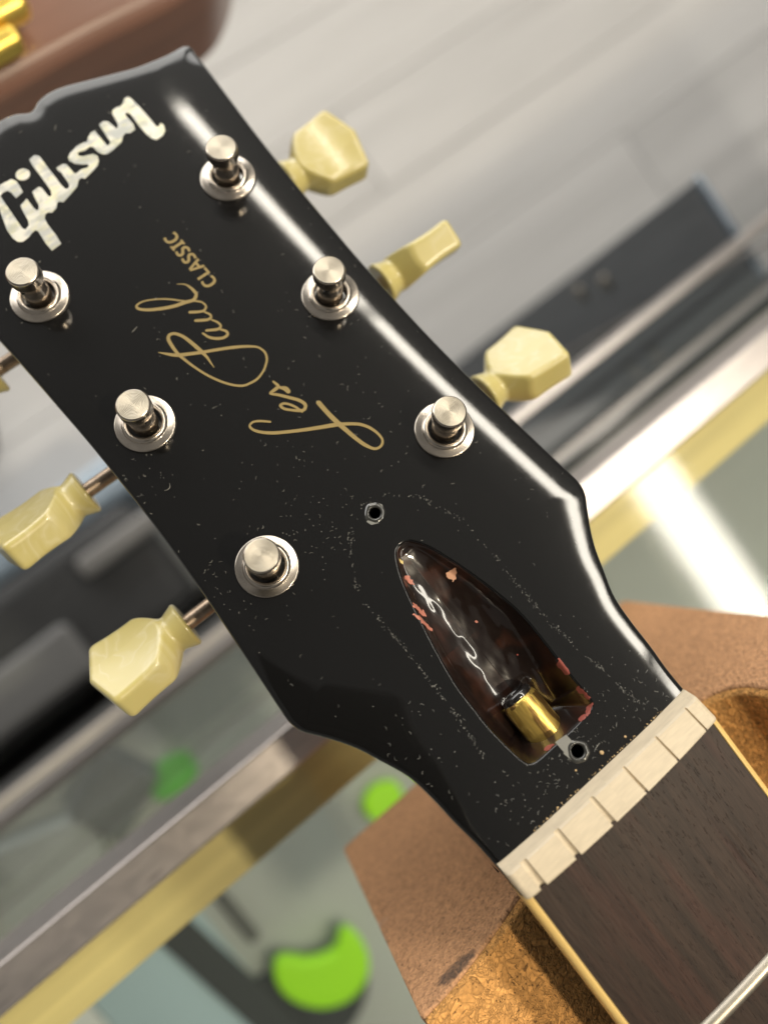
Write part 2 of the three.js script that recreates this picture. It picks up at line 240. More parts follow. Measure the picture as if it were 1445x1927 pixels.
// ---------------------------------------------------------------- things inside the counter, lying on its deck (seen through glass)
const onDeck = (o, x, y, z) => { o.position.set(x * MM, NUT_Y + (-386 + y) * MM, z * MM); return o; };
function puff(points, depth, bevel) {   // rounded flat shape lying down, outline in mm (x, z)
  const s = new THREE.Shape(catmull(points, 6, true).map(([x, z]) => new THREE.Vector2(x * MM, -z * MM)));
  const g = new THREE.ExtrudeGeometry(s, { depth: depth * MM, bevelEnabled: true, bevelSize: bevel * MM, bevelThickness: bevel * MM, bevelSegments: 4, curveSegments: 4 });
  g.rotateX(-Math.PI / 2); g.translate(0, bevel * MM, 0); return g;
}
{
  const lime = phys({ color: lin(0.36, 0.80, 0.005), roughness: 0.5 }), green = phys({ color: lin(0.10, 0.42, 0.05), roughness: 0.5 });
  const bean = [[-20, -20], [-6, -6], [10, 0], [20, -6], [21, 8], [14, 20], [0, 24], [-14, 18], [-24, 4], [-26, -10]];
  tag(onDeck(mesh('plastic_piece', puff(bean, 5, 3), lime), -122, 9.5, 176), 'bright lime green bean shaped plastic piece under the glass', 'plastic piece', 'green pieces in the counter');
  tag(onDeck(mesh('plastic_piece', puff([[-10, -3], [0, -8], [11, -3], [10, 6], [0, 9], [-9, 6]], 4, 2.5), lime), -36, 0, 126), 'small round lime green piece beside the neck rest', 'plastic piece', 'green pieces in the counter');
  tag(onDeck(mesh('plastic_piece', puff([[-12, -6], [0, -9], [12, -4], [10, 6], [-4, 8], [-13, 4]], 4, 2.5), green), -124, 0, 28), 'darker green piece behind the front glass', 'plastic piece', 'green pieces in the counter');
  tag(onDeck(mesh('pouch', puff([[-34, -20], [-20, -14], [0, 0], [20, 14], [10, 30], [-14, 38], [-36, 22]], 4, 2.2), phys({ color: lin(0.035, 0.04, 0.042), roughness: 0.6 })), -128, 0, 182), 'black pouch lying under the lime green piece', 'pouch');
  const card = tag(onDeck(new THREE.Group(), 0, 0, 0), 'pale blue packet with a white end, left under the glass', 'packet'); card.name = 'packet';
  const p1 = mesh('sleeve', new RoundedBoxGeometry(0.075, 0.008, 0.12, 2, 0.002), phys({ color: lin(0.42, 0.55, 0.60), roughness: 0.5 }), card); p1.position.set(-0.2, 0.004, 0.155);
  const p2 = mesh('end_flap', new RoundedBoxGeometry(0.055, 0.008, 0.13, 2, 0.002), phys({ color: lin(0.75, 0.77, 0.75), roughness: 0.5 }), card); p2.position.set(-0.266, 0.004, 0.155);
  const strap = mesh('strap', new RoundedBoxGeometry(0.021, 0.005, 0.19, 2, 0.002), phys({ color: lin(0.045, 0.05, 0.05), roughness: 0.8 })); strap.rotation.y = 0.12;
  tag(onDeck(strap, -170, 11, 160), 'dark grey strap lying beside the pale blue packet', 'strap');
  const stick = mesh('felt_stick', new THREE.CapsuleGeometry(0.004, 0.03, 4, 12), phys({ color: lin(0.1, 0.1, 0.095), roughness: 0.8 })); stick.rotation.x = Math.PI / 2;
  tag(onDeck(stick, -147, 4, 122), 'short dark felt stick between the strap and the green piece', 'stick');
  const bx = mesh('small_box', new RoundedBoxGeometry(0.04, 0.03, 0.034, 2, 0.002), phys({ color: lin(0.13, 0.14, 0.14), roughness: 0.6 })); bx.rotation.y = 0.4;
  tag(onDeck(bx, -152, 15, 12), 'dark grey box just behind the front glass', 'box', 'boxes behind the front glass');
  const bx2 = mesh('small_box', new RoundedBoxGeometry(0.06, 0.02, 0.05, 2, 0.002), phys({ color: lin(0.4, 0.42, 0.41), roughness: 0.6 })); bx2.rotation.y = -0.3;
  tag(onDeck(bx2, -205, 10, 26), 'light grey box behind the front glass, left', 'box', 'boxes behind the front glass');
}

// ---------------------------------------------------------------- black things in front of the counter
{
  const c = new THREE.Group(); c.name = 'upright_board'; c.position.set(0, 0, 0);
  const black = phys({ map: tex(256, 256, (u, v) => { const k = 0.8 + 0.4 * fbm(u * 30, v * 30, 81, 3); return [0.21 * k, 0.22 * k, 0.232 * k]; }, { srgb: true }), roughness: 0.42 });
  const topY = NUT_Y - 0.250;
  const shell = mesh('shell', new RoundedBoxGeometry(0.004, topY - 0.002, 0.048, 4, 0.0015), black, c); shell.position.set(0.303 + 0.002, topY / 2 + 0.001, -0.0465);
  const rim = mesh('rim', new RoundedBoxGeometry(0.005, 0.005, 0.049, 3, 0.002), phys({ color: lin(0.30, 0.36, 0.44), roughness: 0.25, metalness: 0.6 }), c); rim.position.set(0.303 + 0.002, topY - 0.002, -0.047);
  const rivetM = phys({ color: lin(0.36, 0.33, 0.29), roughness: 0.3, metalness: 0.8 });
  for (const [y, z] of [[-0.405, -0.056], [-0.372, -0.052]]) { const rv = mesh('rivet', new THREE.SphereGeometry(0.006, 16, 10), rivetM, c); rv.scale.x = 0.5; rv.position.set(0.303, NUT_Y + y, z); }
  tag(c, 'tall dark grey board with rivets standing upright against the counter front', 'board');
  const bag = new THREE.Group(); bag.name = 'gig_bag';
  const cloth = phys({ map: tex(256, 256, (u, v) => { const k = 0.7 + 0.6 * fbm(u * 20, v * 20, 91, 4); return [0.045 * k, 0.046 * k, 0.048 * k]; }, { srgb: true }), roughness: 0.7 });
  const yb = NUT_Y - 0.60;
  const b = mesh('body', new RoundedBoxGeometry(0.5, yb - 0.01, 0.115, 5, 0.02), cloth, bag); b.position.set(-0.30, yb / 2, -0.095);
  const side = mesh('side_panel', new RoundedBoxGeometry(0.52, yb - 0.03, 0.04, 4, 0.012), phys({ color: lin(0.36, 0.45, 0.55), roughness: 0.5 }), bag); side.position.set(-0.27, yb / 2 - 0.012, -0.175);
  const strap = mesh('grey_strap', new RoundedBoxGeometry(0.2, 0.014, 0.02, 3, 0.006), phys({ color: lin(0.24, 0.235, 0.23), roughness: 0.6 }), bag); strap.position.set(-0.02, yb + 0.002, -0.121);
  const pocket = mesh('pocket', new RoundedBoxGeometry(0.16, 0.02, 0.05, 3, 0.008), phys({ color: lin(0.2, 0.2, 0.2), roughness: 0.8 }), bag); pocket.position.set(-0.235, yb + 0.002, -0.07);
  const p2 = mesh('end_panel', new RoundedBoxGeometry(0.19, yb - 0.02, 0.07, 3, 0.008), phys({ color: lin(0.24, 0.25, 0.24), roughness: 0.8 }), bag); p2.position.set(0.025, yb / 2 - 0.01, -0.08);
  tag(bag, 'black gig bag with a blue grey side and grey strap, left of the counter', 'bag');
}

// ---------------------------------------------------------------- brown guitar body with gold hardware, upper left
{
  const g = new THREE.Group(); g.name = 'solid_guitar_body'; g.position.set(0, NUT_Y - 0.132, -0.231);
  const brown = phys({ map: tex(512, 256, (u, v) => { const s = fbm(u * 5, v * 60, 101, 4), q = fbm(u * 3, v * 4, 111, 3); const k = 0.8 + 0.35 * (s - 0.5) + 0.3 * (q - 0.5); return [0.26 * k, 0.13 * k, 0.088 * k]; }, { srgb: true, repeat: [3, 3] }), roughness: 0.35, clearcoat: 0.5, clearcoatRoughness: 0.2 });
  const s = new THREE.Shape(catmull([[92, 6], [76, 9], [40, 8], [-60, 8], [-160, 6], [-230, -20], [-280, -110], [-300, -240], [-220, -310], [-60, -320], [70, -250], [122, -110], [112, -14]], 8, true).map(([x, z]) => new THREE.Vector2(x * MM, -z * MM)));
  const ge = new THREE.ExtrudeGeometry(s, { depth: 0.036, bevelEnabled: true, bevelThickness: 0.006, bevelSize: 0.006, bevelSegments: 6 });
  ge.rotateX(-Math.PI / 2); ge.translate(0, -0.042, 0);
  mesh('body', ge, brown, g);
  const gold = phys({ color: lin(0.98, 0.72, 0.16), roughness: 0.34, metalness: 1 });
  const br = mesh('bridge', new RoundedBoxGeometry(0.08, 0.008, 0.006, 3, 0.002), gold, g); br.position.set(-0.017, 0.008, 0.0085);
  const tp = mesh('tailpiece', new RoundedBoxGeometry(0.08, 0.009, 0.008, 3, 0.003), gold, g); tp.position.set(-0.022, 0.013, 0.0); tp.position.z = 0.0005; tp.position.y = 0.0085; tp.position.x = -0.009;
  for (const x of [-0.06, 0.018]) { const st = mesh('stud', lathe([[0, 0], [4, 0], [4, 5], [3, 7], [0, 7]], 20), gold, g); st.position.set(x, 0.004, -0.001); }
  tag(g, 'brown solid guitar body with gold bridge and tailpiece, lying flat', 'guitar');
  const st = new THREE.Group(); st.name = 'stool'; st.position.set(-0.24, 0, -0.42);
  const dk = phys({ color: lin(0.05, 0.045, 0.04), roughness: 0.6 });
  const seat = mesh('seat', new THREE.CylinderGeometry(0.085, 0.085, 0.03, 40), dk, st); seat.position.y = NUT_Y - 0.132 - 0.042 - 0.006 - 0.009;
  const post = mesh('post', new THREE.CylinderGeometry(0.02, 0.02, NUT_Y - 0.2, 24), dk, st); post.position.y = (NUT_Y - 0.2) / 2;
  const foot = mesh('foot', new THREE.CylinderGeometry(0.08, 0.1, 0.02, 40), dk, st); foot.position.y = 0.012;
  tag(st, 'dark round stool hidden under the brown guitar body', 'stool');
}

// ---------------------------------------------------------------- neck rest
const corkCell = (u, v, n, sd) => { // nearest of jittered cells on a warped grid, tileable enough at 70 mm
  const x = u * n + 1.1 * (noise(u * n * 0.5, v * n * 0.5, sd + 1) - 0.5) * 2, y = v * n + 1.1 * (noise(u * n * 0.5, v * n * 0.5, sd + 2) - 0.5) * 2; let d1 = 9, d2 = 9, idc = 0;
  for (let j = -1; j <= 1; j++) for (let i = -1; i <= 1; i++) { const cx = Math.floor(x) + i, cy = Math.floor(y) + j, px = cx + hash(cx, cy, sd + 5), py = cy + hash(cx, cy, sd + 6), d = Math.hypot(x - px, y - py); if (d < d1) { d2 = d1; d1 = d; idc = hash(cx, cy, sd + 7); } else if (d < d2) d2 = d; }
  return [smooth(0.0, 0.35, d2 - d1), idc];
};
const corkAt = (u, v) => { const [e1, a] = corkCell(u, v, 46, 30), [e2, b] = corkCell(u, v, 118, 60), m = smooth(0.42, 0.58, fbm(u * 22, v * 22, 12, 3)); return [mix(e1, e2, m), mix(a, b, m)]; };
const corkTex = tex(1024, 1024, (u, v) => { const [e, t] = corkAt(u, v), f = 0.7 + 0.6 * fbm(u * 150, v * 150, 8, 3), sp = noise(u * 170, v * 170, 14) > 0.86 ? 0.4 : 1, k = (0.72 + 0.5 * t) * f * (0.86 + 0.14 * e) * sp; return [0.74 * k, 0.375 * k, 0.115 * k]; }, { srgb: true });
const corkBump = tex(1024, 1024, (u, v) => { const [e, t] = corkAt(u, v); return 0.25 * e + 0.45 * t + 0.3 * fbm(u * 150, v * 150, 9, 3); });
const fibre = (u, v, s) => { // short chopped fibres, every cell with a direction of its own
  let m = 0.5;
  for (const [n, q] of [[120, 0], [150, 40], [190, 80]]) { const x = u * n, y = v * n, cx = Math.floor(x), cy = Math.floor(y), a = hash(cx, cy, s + q) * 3.14, fx = x - cx - 0.5, fy = y - cy - 0.5, al = fx * Math.cos(a) + fy * Math.sin(a), ac = -fx * Math.sin(a) + fy * Math.cos(a), k = hash(cx, cy, s + q + 1) - 0.5; m += k * 0.9 * (1 - smooth(0.05, 0.22, Math.abs(ac))) * (1 - smooth(0.3, 0.5, Math.abs(al))); }
  return clamp(m + 0.45 * (noise(u * 330, v * 330, s + 3) - 0.5) + 0.3 * (noise(u * 170, v * 170, s + 5) - 0.5), 0, 1);
};
const boardTex = tex(1024, 1024, (u, v) => {
  const f = fibre(u, v, 201), b = fbm(u * 6, v * 6, 211, 3), k = 0.9 + 0.5 * (f - 0.5) + 0.3 * (b - 0.5) - 0.5 * smooth(0.86, 0.95, noise(u * 420, v * 420, 215));
  // u, v cover 140 mm from (-60, -100); black pen smudge near the channel edge
  const X = -60 + u * 140, Y = -100 + v * 140, e = Math.hypot((X + 37.5) / 5.2, (Y + 15.4) / 1.9) + 0.9 * (fbm(u * 90, v * 90, 221, 3) - 0.5);
  const ink = 0.85 * (1 - smooth(0.65, 1.05, e)) * (0.55 + 0.45 * noise(u * 330, v * 330, 223));
  const pale = 0.45 * smooth(0.6, 0.75, fbm(u * 26, v * 13, 231, 3)) * (1 - smooth(-44, -41, X)) * smooth(-70, -60, Y);
  return [mix(mix(0.62 * k, 0.58, pale), 0.035, ink), mix(mix(0.335 * k, 0.46, pale), 0.035, ink), mix(mix(0.17 * k, 0.40, pale), 0.038, ink)];
}, { srgb: true });
const boardBump = tex(1024, 1024, (u, v) => 0.7 * fibre(u, v, 201) + 0.3 * noise(u * 300, v * 300, 217));
{
  const g = new THREE.Group(); g.name = 'neck_rest'; g.position.set(0, NUT_Y, 0);
  const chan = catmull([[-46, -12.2], [-39, -12.9], [-33, -14.4], [-27, -16.2], [-18, -19.4], [-8, -22], [4, -23.6], [18, -24.8], [28, -25], [33, -23.8], [36.5, -21], [38.6, -17], [39.4, -11], [41, -5], [45, -2.2], [50, -2], [54, -2]], 6).map((p) => [p[0], p[1]]);
  const Z0 = 17, Z1 = 78, L = -46.5, Rr = 59, Bt = -90.6;
  // block: end face is a triangulated profile with rounded vertical corners
  const prof = [[L + 1, Bt], [Rr - 1, Bt], [Rr, Bt + 1], [Rr, -4], [Rr - 2, -2], ...chan.slice().reverse().map((p) => [p[0], p[1]]), [L, -13.4], [L, Bt + 1]];
  const sh = new THREE.Shape(prof.map((p) => new THREE.Vector2(p[0] * MM, p[1] * MM)));
  const ge = new THREE.ExtrudeGeometry(sh, { depth: (Z1 - Z0 - 1.6) * MM, bevelEnabled: true, bevelSize: 0.0008, bevelThickness: 0.0008, bevelOffset: -0.0008, bevelSegments: 3 });
  ge.translate(0, 0, (Z0 + 0.8) * MM);
  { const p = ge.attributes.position, n = ge.attributes.normal, uv = ge.attributes.uv; for (let i = 0; i < p.count; i++) { const X = p.getX(i) / MM, Y = p.getY(i) / MM, Z = p.getZ(i) / MM; const ax = Math.abs(n.getX(i)) > 0.8; uv.setXY(i, ((ax ? Z - 50 : X) + 60) / 140, (Y + 100) / 140); } }
  mesh('block', ge, phys({ map: boardTex, bumpMap: boardBump, bumpScale: 0.0006, roughness: 0.9 }), g);
  // cork sheet lining the channel, 2.2 mm thick
  const pos = [], uv = [], idx = [], n = chan.length; let s = 0;
  const up = chan.map((p, i) => { const a = chan[Math.max(0, i - 1)], b = chan[Math.min(n - 1, i + 1)], dx = b[0] - a[0], dy = b[1] - a[1], l = Math.hypot(dx, dy); return [-dy / l, dx / l]; });
  const zs = [Z0 + 0.6, Z0 + 0.9, Z0 + 1.6, Z0 + 5, Z1 - 2, Z1 - 1];
  const hs = [0.02, 1.1, 1.4, 1.4, 1.4, 0.02];
  chan.forEach((p, i) => { if (i) s += Math.hypot(p[0] - chan[i - 1][0], p[1] - chan[i - 1][1]); zs.forEach((z, j) => { const h = hs[j] + (j > 1 && j < 5 ? 0.12 * (noise(s * 0.9, z * 0.9, 4) - 0.5) : 0); pos.push(p[0] + up[i][0] * h, p[1] + up[i][1] * h, z); uv.push(s / 70, (z - (j === 0 ? 1.5 : j === 1 ? 0.5 : 0)) / 70); }); });
  const m = zs.length;
  for (let i = 0; i < n - 1; i++) for (let j = 0; j < m - 1; j++) { const a = i * m + j; idx.push(a, a + 1, a + m, a + 1, a + m + 1, a + m); }
  mesh('cork_lining', geoOf(pos, idx, null, uv), phys({ map: corkTex, bumpMap: corkBump, bumpScale: 0.0007, roughness: 0.92 }), g).material.side = THREE.DoubleSide;
  tag(g, 'brown fibreboard neck rest with a cork lined channel under the guitar neck', 'neck rest');
}

// ================================================================ the guitar (frame: x across the neck, y up, z towards the body; origin at the nut)
const guitar = new THREE.Group(); guitar.name = 'electric_guitar'; guitar.position.set(0, NUT_Y, 0);
const TILT = -(Math.PI / 2 + 17 * Math.PI / 180);        // headstock plane (x, y to the tip, z out of the face) in the guitar's frame

// ---- headstock
const half = [[21.5, -4], [21.6, 0], [21.8, 4], [22.4, 9], [22.8, 14], [23.6, 19], [25.6, 24], [27.2, 27.7], [29.1, 30.9], [31, 33.6], [32.7, 36], [33.35, 38.2], [33.25, 41], [32.9, 46], [32.3, 55], [31.6, 66], [31.2, 78], [31.2, 90], [31.4, 100], [31.8, 109], [32.3, 119], [32.9, 128], [33.7, 138], [34.6, 147], [35.4, 155], [36.0, 161.3]];
const tipHalf = [[36.2, 163.2], [35.4, 164.2], [34, 164.3], [31, 164.1], [27.6, 164.4], [23.5, 165.1], [18.3, 166.8], [12.9, 168.7], [8.3, 170.2], [5, 170.5], [2.4, 169.9], [0, 168.6]];
const flip = (l) => l.map(([x, y]) => [-x, y]).reverse();
const rightLine = catmull(half.concat(tipHalf.slice(0, 2)), 5), leftLine = flip(rightLine);
const tipLine = catmull([[36.0, 161.3]].concat(tipHalf, flip(tipHalf.slice(0, -1)), [[-36.0, 161.3]]), 6);
const outline = catmull(half.concat(tipHalf, flip(tipHalf.slice(0, -1)), flip(half)), 5);
const cavityLine = catmull(CAVITY, 5, true);
const sideDist = (x, y) => { const [d, gx, gy] = polyDist(outline, x, y, false); const s = inside(outline, x, y) ? 1 : -1; return [d * s, gx * s, gy * s]; };
const cavDist = (x, y) => { const [d, gx, gy] = polyDist(cavityLine, x, y, true); const s = inside(cavityLine, x, y) ? -1 : 1; return [d * s, gx * s, gy * s]; };
// the buffed face rolls off towards its edges
const rolls = [[rightLine, 13, 0.44, 0.3], [leftLine, 13, 0.44, 0.3], [tipLine, 6, 0.22, 0.1]];
function faceZ(x, y) {
  let z = 0, gx = 0, gy = 0;
  for (const [line, D, a, b] of rolls) {
    if (line === tipLine && y < 145) continue;
    if (line !== tipLine && Math.abs(x) < 8) continue;
    const [d, ux, uy] = polyDist(line, x, y, false);
    if (d < D) { const t = 1 - d / D; z -= a * t * t + b * t * t * t * t; const k = (2 * a * t + 4 * b * t * t * t) / D; gx += k * ux; gy += k * uy; }
  }
  return [z, gx, gy];
}
const HOLES = [[0.33, 57.0, 1.0], [0.33, 4.57, 1.05]];
const lacquerBump = tex(1024, 1024, (u, v) => 0.3 * noise(u * 30, v * 30, 31, 30, 30) + 0.35 * noise(u * 210, v * 60, 33, 210, 60) + 0.35 * noise(u * 400, v * 130, 35, 400, 130));
const lacquerRough = tex(1024, 1024, (u, v) => { const s = noise(u * 26, v * 26, 41, 26, 26), h = noise(u * 380, v * 48, 43, 380, 48), h2 = noise(u * 48, v * 380, 45, 48, 380); return 0.34 + 0.14 * s + 0.5 * h * h2; });
const lacquer = phys({ color: lin(0.0045, 0.0045, 0.0046), roughness: 0.36, specularIntensity: 0.16, clearcoat: 1, clearcoatRoughness: 0.11, clearcoatRoughnessMap: lacquerRough, bumpMap: lacquerBump, bumpScale: 0.000006 });
const cavityTex = tex(512, 512, (u, v) => { const f = fbm(u * 26, v * 9, 51, 4), b = smooth(0.5, 0.75, fbm(u * 7, v * 7, 57, 3)); return [0.011 + 0.035 * b * f, 0.0065 + 0.010 * b * f, 0.005 + 0.004 * b * f]; }, { srgb: true });
const cavityBump = tex(512, 512, (u, v) => 0.85 * fbm(u * 12, v * 5, 53, 3) + 0.15 * noise(u * 60, v * 30, 55));
const cavityMat = phys({ map: cavityTex, bumpMap: cavityBump, bumpScale: 0.00012, roughness: 0.3, specularIntensity: 0.4, clearcoat: 0.9, clearcoatRoughness: 0.07 });
let headstock;
{
  const f = (x, y) => Math.min(sideDist(x, y)[0] - 1.0, y + 2.2, cavDist(x, y)[0] - 0.45, ...HOLES.map(([hx, hy, r]) => Math.hypot(x - hx, y - hy) - r - 0.15));
  const { pts, tris, loops } = region(f, -36.8, -2.6, 36.8, 171, 0.45);
  const pos = [], nor = [], uv = [], idx = tris.slice();
  const push = (x, y, z, nx, ny, nz) => { pos.push(x, y, z); nor.push(nx, ny, nz); uv.push(x / 40, y / 40); return pos.length / 3 - 1; };
  for (const [x, y] of pts) { const [z, gx, gy] = faceZ(x, y), l = Math.hypot(gx, gy, 1); push(x, y, z, -gx / l, -gy / l, 1 / l); }
  for (const loop of loops) {
    const [x0, y0] = pts[loop[0]];
    const kind = HOLES.findIndex(([hx, hy, r]) => Math.hypot(x0 - hx, y0 - hy) < r + 0.6), cav = kind < 0 && Math.abs(cavDist(x0, y0)[0] - 0.45) < 0.1;
    const grad = (x, y) => { // pointing out of the face region
      if (kind >= 0) { const [hx, hy] = HOLES[kind], l = Math.hypot(x - hx, y - hy); return [-(x - hx) / l, -(y - hy) / l]; }
      if (cav) { const [, gx, gy] = cavDist(x, y); return [-gx, -gy]; }
      const [d, gx, gy] = sideDist(x, y); return y + 2.2 < d - 1.0 ? [0, -1] : [-gx, -gy];
    };
    const R = kind >= 0 ? 0.15 : cav ? 0.45 : 1.0, deep = kind >= 0 ? -7 : cav ? -1.6 : -15, steps = cav ? 5 : kind >= 0 ? 2 : 7;
    let prev = loop.slice();
    const rings = [];
    for (let s = 1; s <= steps; s++) { const a = s / steps * Math.PI / 2; rings.push([R * Math.sin(a), R * (1 - Math.cos(a)), Math.sin(a), Math.cos(a)]); }
    rings.push([R, null, 1, 0]);
    for (const [o, drop, ns, nc] of rings) {
      const cur = loop.map((k) => { const [x, y] = pts[k], [gx, gy] = grad(x, y), z = pos[k * 3 + 2]; return push(x + gx * o, y + gy * o, drop === null ? deep : z - drop, gx * ns, gy * ns, nc || 1e-4); });
      for (let k = 0; k < loop.length; k++) { const a = prev[k], b = prev[(k + 1) % loop.length], c = cur[k], d = cur[(k + 1) % loop.length]; idx.push(a, c, b, b, c, d); }
      prev = cur;
    }
  }
  headstock = mesh('headstock', geoOf(pos, idx, nor, uv), lacquer, guitar);
  headstock.material.side = THREE.DoubleSide;
  headstock.rotation.x = TILT;
  const back = new THREE.ShapeGeometry(new THREE.Shape(outline.map((p) => new THREE.Vector2(p[0] * MM, p[1] * MM)))); back.translate(0, 0, -0.015); back.scale(0.998, 0.998, 1);
  mesh('back_face', back, phys({ color: lin(0.005, 0.005, 0.005), roughness: 0.3, side: THREE.DoubleSide }), headstock);
}
// ---- truss rod cavity
const floorDepth = (x, y) => { const t = clamp((48 - y) / 40, 0, 1.05); return 1.2 + 8.2 * Math.pow(t, 0.8) - 0.055 * x * x + 0.5 * (fbm(x * 0.3 + 9, y * 0.2, 351, 2) - 0.5) + 0.07 * (noise(x * 1.1, y * 0.5, 357) - 0.5); };
function cavityZ(x, y) {
  const [d] = cavDist(x, y);
  if (d > 0.45) return faceZ(x, y)[0];
  if (d > 0) { const s = 1 - (d / 0.45); return -0.45 * (1 - Math.sqrt(Math.max(0, 1 - s * s))); }
  const wall = 0.45 + (y < 12 ? 2.2 : 3.2) * -d;
  return -smin(wall, floorDepth(x, y), 2.2);
}
{
  const { pts, tris } = region((x, y) => 0.12 - cavDist(x, y)[0], -12, 0, 12, 56, 0.22);
  const pos = [], uv = [];
  for (const [x, y] of pts) { pos.push(x, y, Math.min(cavityZ(x, y), -0.4)); uv.push(x / 30, y / 30); }
  mesh('truss_rod_cavity', geoOf(pos, tris, null, uv), cavityMat, headstock).userData.label = 'glossy dark hollow in the headstock face';
  // bare wood where the lacquer chipped off the cavity edge
  const chips = [[-1.5, 47.4, 0.35, 0.75, 0.1, 1], [-2.35, 44.3, 0.65, 1.25, 0.25, 0], [-4.55, 39.0, 0.55, 1.7, 0.3, 0], [-5.35, 36.4, 0.45, 2.4, 0.28, 0], [4.3, 40.0, 0.95, 1.1, 0.7, 2], [7.95, 16.0, 0.42, 1.9, -0.05, 3], [7.75, 10.6, 0.36, 1.7, 0.1, 3], [6.4, 8.0, 0.3, 1.5, -1.2, 3], [4.6, 7.75, 0.26, 1.2, -1.5, 3], [-2.9, 7.85, 0.3, 1.4, 1.5, 3], [2.6, 31.2, 0.2, 0.35, 0.6, 0], [4.6, 22.2, 0.25, 0.25, 0, 3]];
  const cm = [phys({ color: lin(0.50, 0.19, 0.135), roughness: 0.6 }), phys({ color: lin(0.72, 0.56, 0.22), roughness: 0.6 }), phys({ color: lin(0.66, 0.36, 0.22), roughness: 0.6 }), phys({ color: lin(0.27, 0.062, 0.045), roughness: 0.6 })];
  chips.forEach(([cx, cy, rx, ry, rot, mi], q) => {
    rx *= 0.82; ry *= 0.8;
    const c = Math.cos(rot), s = Math.sin(rot);
    const fn = (x, y) => { const u = ((x - cx) * c + (y - cy) * s) / rx, v = (-(x - cx) * s + (y - cy) * c) / ry; return 1 - Math.hypot(u, v) + 1.7 * (fbm(x * 1.9 + q * 9, y * 1.9, 300 + q, 4) - 0.5); };
    const { pts: P, tris: T } = region(fn, cx - 3, cy - 3.4, cx + 3, cy + 3.4, 0.11);
    if (!T.length) return;
    const pp = [], uu = []; for (const [x, y] of P) { const e = 0.05, z = cavityZ(x, y), nx = -(cavityZ(x + e, y) - cavityZ(x - e, y)) / (2 * e), ny = -(cavityZ(x, y + e) - cavityZ(x, y - e)) / (2 * e), l = Math.hypot(nx, ny, 1); pp.push(x + nx / l * 0.09, y + ny / l * 0.09, z + 0.09 / l); uu.push(x / 10, y / 10); }
    mesh('lacquer_chip', geoOf(pp, T, null, uu), cm[mi], headstock);
  });
  // truss rod nut: brass barrel, partly under dark lacquer
  const brassTex = tex(256, 256, (u, v) => { const b = smooth(0.46, 0.54, fbm(u * 15 + 3, v * 4, 401, 4)), k = 0.8 + 0.4 * noise(u * 60, v * 8, 405), e = smooth(0.82, 0.9, v + 0.1 * (fbm(u * 9, v * 3, 409, 3) - 0.5)); const m = clamp(0.8 * b + e, 0, 1); return [mix(0.80 * k, 0.14, m), mix(0.55 * k, 0.06, m), mix(0.14 * k, 0.03, m)]; }, { srgb: true });
  const tn = new THREE.Group(); tn.name = 'truss_rod_nut'; tn.position.set(-0.5 * MM, 9.2 * MM, -6.2 * MM); headstock.add(tn);
  const barrel = mesh('barrel', lathe([[0, -1.5], [3.35, -1.5], [3.5, -1], [3.4, 6.6], [3.1, 7.4], [2.6, 7.5]], 40), phys({ map: brassTex, metalness: 0.85, roughness: 0.33, bumpMap: cavityBump, bumpScale: 0.0002 }), tn); barrel.rotation.set(0.06, 0.5, 0);
  const ring = mesh('socket_ring', lathe([[1.3, 5], [1.35, 8.2], [1.9, 8.7], [2.7, 8.6], [3.05, 8.1], [3.0, 7.3], [2.5, 7.0]], 40), phys({ color: lin(0.012, 0.011, 0.011), roughness: 0.2, clearcoat: 1 }), tn); ring.rotation.x = 0.06;
  const plug = mesh('socket', lathe([[0, 5.2], [1.35, 5.2], [1.35, 5.0]], 24), phys({ color: lin(0.004, 0.004, 0.004), roughness: 0.6 }), tn); plug.rotation.x = 0.06;
}
